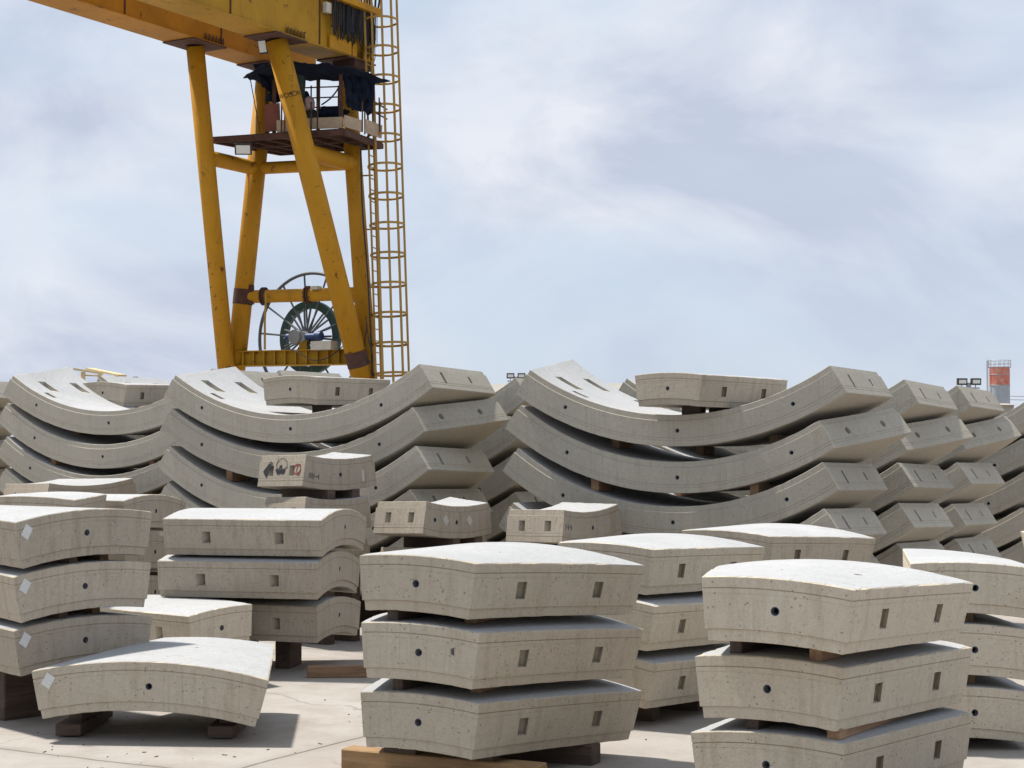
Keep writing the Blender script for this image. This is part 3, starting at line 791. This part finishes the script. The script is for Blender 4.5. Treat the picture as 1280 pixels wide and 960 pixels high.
bm = bmesh.new(); a, b = on('Q', 3.95), on('T', 3.95); tube(bm, [a, b], .17, 20); bp = part('brace_pipe', bm, M['yellow'])
bm = bmesh.new()
for t in (.18, .55): 
    c = a+(b-a)*t; dd = (b-a).normalized()
    tube(bm, [c-dd*.05, c-dd*.015], .24, 20); tube(bm, [c+dd*.015, c+dd*.05], .24, 20)
    for i in range(10):
        an = i*.628; e = UP*math.cos(an)*.205+dd.cross(UP).normalized()*math.sin(an)*.205
        tube(bm, [c+e-dd*.08, c+e+dd*.08], .014, 6)
part('pipe_flange', bm, M['rust'], bp)
bm = bmesh.new(); q = on('Q', 3.75)+Vector((.2, -.1, 0)); bar(bm, q, q+UP*.5, .22, .22); part('clamp_bracket', bm, M['rust'], bp)
# sill beam with stiffeners
a = bF+UP*.72+PD*.1; b = bN+UP*.72
bm = bmesh.new(); bar(bm, a, b, .06, .38); bar(bm, a+UP*.19, b+UP*.19, .34, .025); bar(bm, a-UP*.19, b-UP*.19, .34, .025)
for i in range(13):
    c = a+(b-a)*(i+.5)/13; bar(bm, c-UP*.18, c+UP*.18, .03, .30)
sill = part('sill_beam', bm, M['olive'])
# cable reel
rc = at(388, 422, 43.9); ax = GD
bm = bmesh.new(); torus(bm, rc, ax, 1.70, .045, 72, 8)
reel = part('cable_reel', bm, M['dkgrey'], None, True)
e1 = PD; 
for i in range(14):
    bm = bmesh.new(); an = 2*math.pi*i/14+.1; e = e1*math.cos(an)+UP*math.sin(an); tube(bm, [rc+e*.12-GD*.1, rc+e*1.69], .026, 8); part('spoke', bm, M['dkgrey'], reel)
bm = bmesh.new()
for (r0, r1, y0, y1) in ((.76, .97, -.07, .07),):
    n = 64; rg = []
    for i in range(n):
        an = 2*math.pi*i/n; e = e1*math.cos(an)+UP*math.sin(an)
        rg.append([bm.verts.new(rc+e*r0+GD*y0), bm.verts.new(rc+e*r1+GD*y0), bm.verts.new(rc+e*r1+GD*y1), bm.verts.new(rc+e*r0+GD*y1)])
    for i in range(n):
        p_, q_ = rg[i], rg[(i+1) % n]
        for j in range(4): bm.faces.new((p_[j], p_[(j+1)%4], q_[(j+1)%4], q_[j]))
part('cable_drum', bm, M['green'], reel)
for i in range(22):
    bm = bmesh.new(); an = 2*math.pi*i/22; e = e1*math.cos(an)+UP*math.sin(an); tube(bm, [rc+e*.10-GD*.2, rc+e*.78-GD*.13], .028, 8); part('spoke', bm, M['dkgrey'], reel)
bm = bmesh.new(); tube(bm, [rc-GD*.42, rc+GD*.2], .15, 24); part('hub', bm, M['grey'], reel)
bm = bmesh.new(); c = rc-GD*.42-PD*-.18; tube(bm, [c-GD*.05, c+GD*.12], .19, 28); part('gearbox_cover', bm, M['grey'], reel)
bm = bmesh.new(); c = rc-GD*.34; tube(bm, [c+PD*.50, c+PD*.1], .10, 20); tube(bm, [c-PD*.12, c-PD*.45], .085, 20); tube(bm, [c-PD*.45, c-PD*.62], .12, 20)
part('motor', bm, M['blue'], reel)
bm = bmesh.new(); bar(bm, rc-UP*.62-GD*.3, rc-GD*.3, .2, .2); part('reel_post', bm, M['olive'], reel)
bm = bmesh.new(); c = at(405, 432, 42.4); box(bm, c, (.62, .3, .22), Matrix.Rotation(R_(-28), 3, 'Z'))
cb_ = part('control_cabinet', bm, M['cabinet'])
bm = bmesh.new(); c = at(395, 360, 42.9); box(bm, c, (.22, .2, .09), Matrix.Rotation(R_(-28), 3, 'Z')); part('junction_box', bm, M['cabinet'], bp)
bm = bmesh.new(); tube(bm, [at(333, 365, 43.1), at(331, 400, 43.1), at(331, 437, 43.1)], .03, 8); part('guide_pipe', bm, M['cage'])
# loose cables
def sagc(pts, r, n=10):
    bm = bmesh.new(); out_ = []
    P_ = [Vector(p) for p in pts]
    for i in range(len(P_)-1):
        p0 = P_[max(i-1,0)]; p1 = P_[i]; p2 = P_[i+1]; p3 = P_[min(i+2,len(P_)-1)]
        for k in range(n):
            t = k/n; out_.append(.5*((2*p1)+(p2-p0)*t+(2*p0-5*p1+4*p2-p3)*t*t+(3*p1-p0-3*p2+p3)*t**3))
    out_.append(P_[-1]); tube(bm, out_, r, 6); return bm
part('power_cable', sagc([at(362, 437, 42.5), at(372, 440, 42.3), at(390, 450, 42.2), at(410, 447, 42.2), at(432, 430, 42.2)], .014), M['cable'])
part('power_cable', sagc([at(457, 395, 42), at(461, 425, 42), at(466, 447, 42), at(459, 452, 42), at(455, 438, 42), at(459, 405, 42)], .014), M['cable'])
part('power_cable', sagc([at(451, 180, 42.1), at(453, 260, 42.1), at(460, 350, 42.1), at(466, 470, 42.1)], .022), M['cable'])
# ladder and cage beside the leg
lb, lt = at(490, 470, 42.3), at(474, -30, 43.3)
ld = (lt-lb).normalized(); side = GD; outx = Vector((.90, -.2, 0)).normalized()
L_ = (lt-lb).length+.6
bm = bmesh.new(); lc = lb-outx*.36
for sg in (-.2, .2): tube(bm, [lc+PD*-sg*.0+Vector((.25,.97,0))*sg-ld*.2, lc+Vector((.25,.97,0))*sg+ld*L_], .026, 8)
lad = part('ladder', bm, M['cage'])
bm = bmesh.new()
k = 0
bm.free()
while k*.3 < L_:
    bm = bmesh.new(); c = lc+ld*(k*.3); tube(bm, [c-Vector((.25,.97,0))*.2, c+Vector((.25,.97,0))*.2], .015, 6); part('rung', bm, M['cage'], lad); k += 1
k = 0; RC = .45
while k*.765 < L_:
    bm = bmesh.new(); c = lb+ld*(k*.765+.05); torus(bm, c, ld, RC, .012, 36, 6, sx=1.0, sy=2.8); k += 1; part('cage_hoop', bm, M['cage'], None, True)
for an in (-2.4, -1.8, -1.2, -.6, 0, .6, 1.2, 1.8, 2.4):
    e = outx*math.cos(an)+Vector((.22, .97, 0))*math.sin(an); bm = bmesh.new(); bar(bm, lb+e*(RC+.0)-ld*.2, lb+e*(RC+.0)+ld*L_, .052, .018); part('cage_bar', bm, M['cage'])
bm = bmesh.new(); 
for z in (2.6, 4.1, 5.6, 7.0):
    q = on('T', z); tube(bm, [q, q+outx*.5], .022, 6)
part('ladder_brackets', bm, M['cage'], lad)
# hanging cable curtain and walkway edge on the near girder
bm = bmesh.new(); rr = random.Random(3)
for i in range(62):
    s = 2.0+1.95*rr.random(); w = rr.uniform(.03, .09); dz = rr.uniform(.62, 1.02) if s < 3.3 else rr.uniform(.7, 1.25)
    p0 = gp(E1, s, -.05-rr.random()*.14, HB+1.24); p1 = p0+GD*w
    j = lambda: GD*rr.uniform(-.035, .035)
    tube(bm, [p0, p0-UP*dz*.5+j(), p0-UP*dz*.92+j()*.6, p0+GD*w*.5-UP*dz, p1-UP*dz*.92, p1-UP*dz*.5+j(), p1], .011, 5)
o = part('cable_loops', bm, M['cable'])
bm = bmesh.new(); bar(bm, gp(E1, 1.8, -.12, HB+1.28), gp(E1, 4.0, -.12, HB+1.28), .3, .05)
for s in (1.9, 2.6, 3.3, 4.0):
    bar(bm, gp(E1, s, -.24, HB+1.3), gp(E1, s, -.24, HB+2.3), .05, .05)
for z in (1.36, 1.8, 2.25): bar(bm, gp(E1, 1.8, -.24, HB+z), gp(E1, 4.02, -.24, HB+z), .05, .05 if z > 1.5 else .12)
part('walkway_rail', bm, M['yellow'])
bm = bmesh.new()
for i in range(16):
    p0 = gp(E1, 2.1+i*.12, -.2, HB+1.36); tube(bm, [p0, p0+UP*.3+GD*rr.uniform(-.1,.1), p0+UP*1.0+GD*rr.uniform(-.12,.12)], .03, 5)
part('cable_bundle', bm, M['cable'])
bm = bmesh.new(); bar(bm, gp(E1, 1.78, -.08, HB+1.0), gp(E1, 1.98, -.08, HB+1.0), .12, .26); part('junction_box', bm, M['cabinet'])
for s0_, s1_ in ((2.05, 2.95), (3.0, 3.2), (3.5, 3.85)):
    bm = bmesh.new(); bar(bm, gp(E1, s0_, -.03, HB+.2), gp(E1, s1_, -.03, HB+.2), .06, .34); part('cover_plate', bm, M['yellow'])
bm = bmesh.new(); bar(bm, gp(E1, 3.1, .3, HB-.12), gp(E1, 3.85, .3, HB-.12), .7, .2); bar(bm, gp(E1, 3.6, .1, HB-.25), gp(E1, 3.8, .1, HB-.25), .2, .3); part('end_stop', bm, M['rust'])
bm = bmesh.new(); q = at(335, 88, 43.4); bar(bm, q-GD*.1, q+GD*.9, .5, .45); part('end_stop', bm, M['rust'])
# deck
ZD = 7.9+EYE
dk = [Vector((-4.16, 40.95, ZD)), Vector((-7.62, 42.1, ZD)), Vector((-6.13, 43.9, ZD)), Vector((-3.35, 42.9, ZD))]
bm = bmesh.new(); lo = [bm.verts.new(v-UP*.05) for v in dk]; hi = [bm.verts.new(v) for v in dk]
bm.faces.new(lo); bm.faces.new(hi[::-1])
for i in range(4): bm.faces.new((lo[i], lo[(i+1)%4], hi[(i+1)%4], hi[i]))
for i in range(4): bar(bm, dk[i]-UP*.1, dk[(i+1)%4]-UP*.1, .06, .13)
for t in (.15, .3, .45, .6, .75, .9):
    a_, b_ = dk[0].lerp(dk[1], t)-UP*.10, dk[3].lerp(dk[2], t)-UP*.10; bar(bm, a_, b_, .05, .10)
a_, b_ = dk[0].lerp(dk[3], .5)-UP*.12, dk[1].lerp(dk[2], .5)-UP*.12; bar(bm, a_, b_, .06, .06)
deck = part('cab_platform', bm, M['rust'])
# cab clutter
def cloth(name, c4, m, nu=18, nv=10, amp=.07, rag=.0, seed=0, th=.025, parent=None):
    bm = bmesh.new(); A, B_, C_, D_ = [Vector(v) for v in c4]; rows = []
    nrm = (B_-A).cross(D_-A).normalized()
    for i in range(nu+1):
        r_ = []
        for j in range(nv+1):
            u, v = i/nu, j/nv
            p = A.lerp(B_, u).lerp(D_.lerp(C_, u), v)
            k = noise.noise(Vector((u*5+seed, v*3, seed)))+.5*noise.noise(Vector((u*14, v*6+seed, 2)))
            p = p+nrm*amp*k*2-UP*(amp*1.2*math.sin(math.pi*u)*math.sin(math.pi*v))
            if rag and j == nv: p = p+(A-D_).normalized()*rag*max(0, noise.noise(Vector((u*11+seed, 5, 1)))+.25)
            r_.append(bm.verts.new(p))
        rows.append(r_)
    for i in range(nu):
        for j in range(nv): bm.faces.new((rows[i][j], rows[i+1][j], rows[i+1][j+1], rows[i][j+1]))
    o = part(name, bm, m, parent); sd = o.modifiers.new('s', 'SOLIDIFY'); sd.thickness = th
    return o
roof = cloth('tarp_roof', [at(304, 97, 42.8), at(488, 101, 42.2), at(432, 82, 41.3), at(345, 76, 41.5)], M['tarp'], 26, 10, .045, 0, 1)
cloth('tarp_roof', [at(304, 97, 42.8), at(345, 105, 43.4), at(360, 88, 42.2), at(330, 78, 41.8)], M['tarp'], 10, 6, .05, 0, 7)
cloth('hanging_tarp', [at(428, 88, 41.9), at(470, 96, 42.2), at(464, 146, 42.2), at(434, 136, 41.8)], M['tarp'], 14, 12, .09, .35, 3)
cloth('hanging_tarp', [at(357, 74, 41.9), at(382, 80, 42.1), at(380, 152, 42.1), at(362, 152, 41.9)], M['greentarp'], 8, 14, .06, .05, 5)
cloth('hanging_tarp', [at(316, 80, 42.4), at(352, 78, 42.6), at(350, 126, 42.6), at(330, 112, 42.4)], M['tarp'], 8, 8, .06, .3, 9)
for x, y0, y1, d in ((398, 86, 150, 42.5), (426, 88, 152, 41.8), (334, 100, 132, 42.9), (343, 100, 165, 42.4)):
    bm = bmesh.new(); a_ = at(x, y0, d); bar(bm, a_, Vector((a_.x, a_.y, ZD)), .09, .09); part('cab_post', bm, M['rust'])
def rail(a_, b_, w=.035):
    bm = bmesh.new(); bar(bm, a_, b_, w, w); part('guard_rail', bm, M['rust'])
for y in (109, 122, 134): rail(at(372, y+1, 42.9), at(430, y-1, 43.0), .03)
for x in (389, 423): rail(at(x, 107, 42.9), at(x, 155, 42.9))
for x in (352, 356, 389, 397, 428, 453, 475):
    a_ = at(x, 130, 41.7); rail(Vector((a_.x, a_.y, ZD)), Vector((a_.x, a_.y, ZD+.75)))
for x in (456, 466, 474): rail(at(x, 122, 42.5), at(x, 168, 42.5))
rail(at(453, 118, 42.4), at(484, 137, 43), .03); rail(at(453, 132, 42.4), at(484, 149, 43), .03)
bm = bmesh.new(); a_, b_ = at(331, 148, 42.3), at(350, 146, 42.2); bar(bm, a_, b_, .04, .70); part('cab_panel', bm, M['redpanel'])
bm = bmesh.new()
bar(bm, at(346, 158, 41.9), at(380, 156, 41.8), .03, .30); bar(bm, at(378, 155, 41.8), at(428, 153, 41.5), .03, .28)
part('cab_panel', bm, M['ply'])
bm = bmesh.new()
bar(bm, at(430, 151, 41.5), at(453, 158, 42.0), .03, .30); bar(bm, at(456, 157, 42.05), at(477, 165, 42.6), .03, .34)
part('cab_panel', bm, M['ply'])
def lump(name, c, r, m, seed=0, sq=(1,1,1)):
    bm = bmesh.new(); bmesh.ops.create_icosphere(bm, subdivisions=3, radius=1)
    for v in bm.verts:
        k = 1+.35*noise.noise(v.co*1.7+Vector((seed, 0, 0)))+.12*noise.noise(v.co*5)
        v.co = Vector(c)+Vector((v.co.x*sq[0], v.co.y*sq[1], v.co.z*sq[2]))*r*k
    return part(name, bm, m, None, True)
lump('operator_seat', at(374, 138, 42.4), .30, M['greentarp'], 1, (.7, .6, 1.3)); lump('seat_cover', at(388, 146, 42.4), .26, M['greentarp'], 4, (1, .7, .8))
lump('cloth_bundle', at(386, 130, 42.2), .18, M['pink'], 3, (.9, .7, 1)); lump('folded_tarp', at(415, 141, 42.3), .27, M['tarp'], 8, (1.5, .7, .6)); lump('folded_tarp', at(381, 119, 42.4), .12, M['tarp'], 9)
lump('folded_tarp', at(343, 122, 42.6), .17, M['tarp'], 12, (1.4, 1, .7))
bm = sagc([at(428, 92, 41.8), at(424, 108, 41.8), at(414, 122, 41.8), at(402, 131, 41.9)], .02); part('power_cable', bm, M['cable'])
bm = bmesh.new(); tube(bm, [at(313, 100, 42.7), at(325, 165, 42.4)], .012, 6); part('tie_rope', bm, M['cable'])
# floodlights on the crane
def flood(c, aim, w, h, parent_f=None):
    fr = frame_to(-Vector(aim)); bm = bmesh.new(); box(bm, c, (w, h, .07), fr); o = part('floodlight', bm, M['black'])
    bm = bmesh.new(); box(bm, Vector(c)+fr@Vector((0,0,-.036)), (w*.82, h*.76, .012), fr); part('lamp_lens', bm, M['lampglass'], o)
flood(at(304, 186, 41.6), (.05, -.75, -.55), .42, .30); flood(at(329, 58, 40.9), (-.35, -.8, -.3), .24, .36)
bm = bmesh.new(); bar(bm, at(304, 184, 41.7), at(318, 178, 42.2), .04, .04); part('lamp_bracket', bm, M['black'])
# painted letters on the leg, half worn
tx = bpy.data.curves.new('leg_lettering', 'FONT'); tx.body = 'WOSON'; tx.size = .17; tx.extrude = .004; tx.align_x = 'CENTER'
to = bpy.data.objects.new('leg_lettering', tx); C.objects.link(to)
dg = bpy.context.evaluated_depsgraph_get(); dg.update(); me = bpy.data.meshes.new_from_object(to.evaluated_get(dg)); bpy.data.objects.remove(to)
q = on('S', 8.62); sdir = (tops['S']-bots['S']).normalized(); view = Vector((.1, -1, -.22)).normalized()
nrm = (view-sdir*view.dot(sdir)).normalized(); xa = sdir.cross(nrm).normalized(); xa = xa if xa.x > 0 else -xa
for v in me.vertices:
    an = v.co.x/.272; v.co = q+(nrm*math.cos(an)+xa*math.sin(an))*(.271+v.co.z)+sdir*v.co.y
me.materials.clear(); me.materials.append(M['rust'])
o = bpy.data.objects.new('leg_lettering', me); C.objects.link(o); o.parent = root; o.location = -root.location

# ------------------------------------------------------------------ far things
def gp0(x, d): p = at(x, 560, d); return Vector((p.x, p.y, gz(p.y)))
# floodlight masts
def mast(x, ytop, d, lab, lw):
    g0 = gp0(x, d); tz = at(x, ytop, d).z
    e = empty('floodlight_mast', g0, label=lab, cat='floodlight mast', group='floodlight masts over the yard')
    bm = bmesh.new(); tube(bm, [(0,0,0), (0,0,tz)], .13, 12, r2=.09); link('pole', bm, M['grey'], e)
    bm = bmesh.new(); bar(bm, (-lw*1.5, 0, tz-.2), (lw*1.5, 0, tz-.2), .05, .05); link('crossbar', bm, M['grey'], e)
    for sg in (-1, 1):
        bm = bmesh.new(); box(bm, (sg*lw*.95, -.05, tz+lw*.15), (lw*1.35, .16, lw*.9), Matrix.Rotation(.15, 3, 'X')); o = link('floodlight', bm, M['black'], e)
        bm = bmesh.new(); box(bm, (sg*lw*.95, -.14, tz+lw*.13), (lw*1.0, .02, lw*.5), Matrix.Rotation(.15, 3, 'X')); link('lamp_lens', bm, M['lampglass'], o)
        bm = bmesh.new(); bar(bm, (sg*lw*.95, 0, tz-.2), (sg*lw*.95, 0, tz+.1), .03, .03); link('lamp_bracket', bm, M['grey'], o)
mast(645, 468, 75, 'Twin floodlight mast rising in the gap at the centre', .26)
mast(1211.5, 475, 62, 'Twin floodlight mast beside the red and grey silo', .27)
# silo
g0 = gp0(1250.5, 250); H = at(1250, 458, 250).z; e = empty('silo', g0, label='Distant cylindrical silo banded red above grey, with a railed top', cat='silo')
bm = bmesh.new(); rb = 1.48; zb = at(1250, 481, 250).z
tube(bm, [(0,0,2.5), (0,0,zb)], rb, 32, False); link('lower_shell', bm, M['silogrey'], e, True)
zm, zn = at(1250, 467.5, 250).z, at(1250, 473, 250).z
bm = bmesh.new(); tube(bm, [(0,0,zb), (0,0,H)], rb+.01, 32, True); link('red_shell', bm, M['silored'], e)
bm = bmesh.new()
for z in (zb, zm, H): torus(bm, (0,0,z), (0,0,1), rb+.02, .05, 40, 6)
link('hoops', bm, M['silogrey'], e)
bm = bmesh.new()
for z in (H+.5, H+1.0): torus(bm, (0,0,z), (0,0,1), rb+.15, .03, 40, 5)
for i in range(14):
    an = i*2*math.pi/14; tube(bm, [((rb+.15)*math.cos(an), (rb+.15)*math.sin(an), H-.1), ((rb+.15)*math.cos(an), (rb+.15)*math.sin(an), H+1)], .03, 5)
link('top_rail', bm, M['grey'], e)
bm = bmesh.new()
for dy in (-.25, .25): tube(bm, [(-rb-.35, dy, 0), (-rb-.35, dy, H+1)], .05, 6)
for i in range(40): tube(bm, [(-rb-.35, -.25, i*.38+.3), (-rb-.35, .25, i*.38+.3)], .03, 5)
link('ladder', bm, M['grey'], e)
bm = bmesh.new()
for i in range(4):
    an = i*math.pi/2+.78; tube(bm, [(1.2*math.cos(an), 1.2*math.sin(an), 0), (1.2*math.cos(an), 1.2*math.sin(an), 2.6)], .15, 8)
link('support_legs', bm, M['silogrey'], e)
def shed(x0, x1, ytop, d, dep, lab, wallm, roofm, rise=.8, wins=0):
    a_, b_ = gp0(x0, d), gp0(x1, d); w = (b_-a_).length; h = at(x0, ytop, d).z-rise
    e = empty('low_building', (a_+b_)/2, label=lab, cat='building', group='low buildings beyond the yard')
    bm = bmesh.new(); box(bm, (0, dep/2, h/2), (w, dep, h)); link('wall', bm, wallm, e)
    bm = bmesh.new(); o_ = .4; pts = [(-w/2-o_, -o_, h), (w/2+o_, -o_, h), (w/2+o_, dep+o_, h), (-w/2-o_, dep+o_, h), (-w/2-o_, dep/2, h+rise), (w/2+o_, dep/2, h+rise)]
    v = [bm.verts.new(p) for p in pts]
    for f in ((0,1,5,4), (2,3,4,5), (0,4,3), (1,2,5), (0,3,2,1)): bm.faces.new([v[i] for i in f])
    link('roof', bm, roofm, e)
    for i in range(wins):
        x = -w/2+w*(i+.5)/wins
        bm = bmesh.new(); box(bm, (x, -.03, h*.55), (min(1.2, w/wins*.5), .08, 1.1)); link('window', bm, M['black'], e)
shed(596, 668, 475, 130, 10, 'Low pale building showing over the stacks beneath the centre floodlights', M['beige'], M['paleroof'], 1.2, 4)
shed(730, 792, 474.5, 140, 10, 'Low grey shed showing behind the bowl stack right of centre', M['silogrey'], M['paleroof'], 1.5, 3)
shed(1246, 1268, 502, 200, 8, 'Small beige block at the foot of the distant silo', M['beige'], M['beige'], .3, 2)
# pale yellow frame far left
e = empty('loading_frame', gp0(122, 60), label='Pale yellow steel frame with flat top boards beyond the left stacks', cat='steel frame')
def L0(v): return Vector(v)-e.location
bm = bmesh.new(); bar(bm, L0(at(93, 461.5, 60)), L0(at(128, 467, 60)), .35, .07); link('top_board', bm, M['framey'], e)
bm = bmesh.new(); bar(bm, L0(at(112, 461, 64)), L0(at(153, 469.5, 62)), .35, .07); link('top_board', bm, M['framey'], e)
for x, y, d in ((104, 465, 60), (125, 467.5, 60.5), (146, 470, 62)):
    t_ = L0(at(x, y, d)); bm = bmesh.new(); bar(bm, (t_.x, t_.y, 0), t_, .13, .13); link('leg', bm, M['framey'], e)
bm = bmesh.new(); bar(bm, L0(at(104, 469, 60)), L0(at(125, 470, 60.5)), .03, .05); link('stretcher', bm, M['framey'], e)
g0 = gp0(168.5, 70); bm = bmesh.new(); tube(bm, [(0,0,0), (0,0,at(168, 468.5, 70).z)], .07, 10, r2=.05)
tube(bm, [(0,0,at(168, 470.5, 70).z), (0,0,at(168, 468, 70).z)], .11, 10)
tag(link('vent_pipe', bm, M['black'], None, False, g0), 'Thin dark pipe standing up behind the left bowl-shaped stack', 'pipe')
# overhead lines
for k, (y0, y1) in enumerate(((494.5, 495.5), (499, 499.5))):
    bm = bmesh.new(); p0, p1 = at(1236, y0, 260), at(1420, y1, 250); pts = []
    for i in range(17):
        t = i/16; pts.append(p0.lerp(p1, t)-UP*(1.2*4*t*(1-t)*.12))
    tube(bm, pts, .035, 5); tag(link('overhead_line', bm, M['black']), '%s overhead wire crossing right of the distant silo' % ('Upper', 'Lower')[k], 'wire', 'overhead wires')
for k, (x, y) in enumerate(((1424, 490),)):
    g0 = gp0(x, 249); bm = bmesh.new(); tube(bm, [(0,0,0), (0,0,at(x, y, 249).z)], .15, 8); tag(link('utility_pole', bm, M['grey'], None, False, g0), 'Plain grey pole carrying the wires right of the silo', 'utility pole')
# small grit, wood chips and debris on the yard
rr = random.Random(11)
deb = []
for i in range(60):
    x, y = rr.uniform(-3.1, .9), rr.uniform(8.8, 12.6)
    deb.append((x, y))
for i, (x, y) in enumerate(deb):
    bm = bmesh.new(); s_ = rr.uniform(.003, .008)
    bmesh.ops.create_icosphere(bm, subdivisions=1, radius=s_)
    for v in bm.verts: v.co *= 1+rr.uniform(-.3, .3); 
    for v in bm.verts: v.co.z *= .6
    DB = globals().setdefault('DB', bmesh.new())
    me = bpy.data.meshes.new('x'); bm.to_mesh(me); bm.free(); me.transform(Matrix.Translation((x, y, s_*.3+gz(y)))); DB.from_mesh(me)
tag(link('grit', DB, M['woodd']), 'Scattered dark crumbs of grit and wood on the pale yard floor', 'grit', kind='stuff')

rr = random.Random(21); DB2 = bmesh.new()
for i in range(12):
    x, y = rr.choice(((-1.9, 9.55), (-1.35, 9.5), (-.2, 11.8), (-2.4, 9.7)))[0]+rr.gauss(0, .28), 9.6+rr.gauss(0, .22)
    bm = bmesh.new(); box(bm, (0,0,.003), (rr.uniform(.01,.04), rr.uniform(.003,.008), .005), Matrix.Rotation(rr.uniform(0,3), 3, 'Z'))
    me = bpy.data.meshes.new('x'); bm.to_mesh(me); bm.free(); me.transform(Matrix.Translation((x, y, gz(y)))); DB2.from_mesh(me)
tag(link('wood_chips', DB2, M['wood']), 'Reddish wood splinters strewn in front of the lone segment', 'wood chips', kind='stuff')
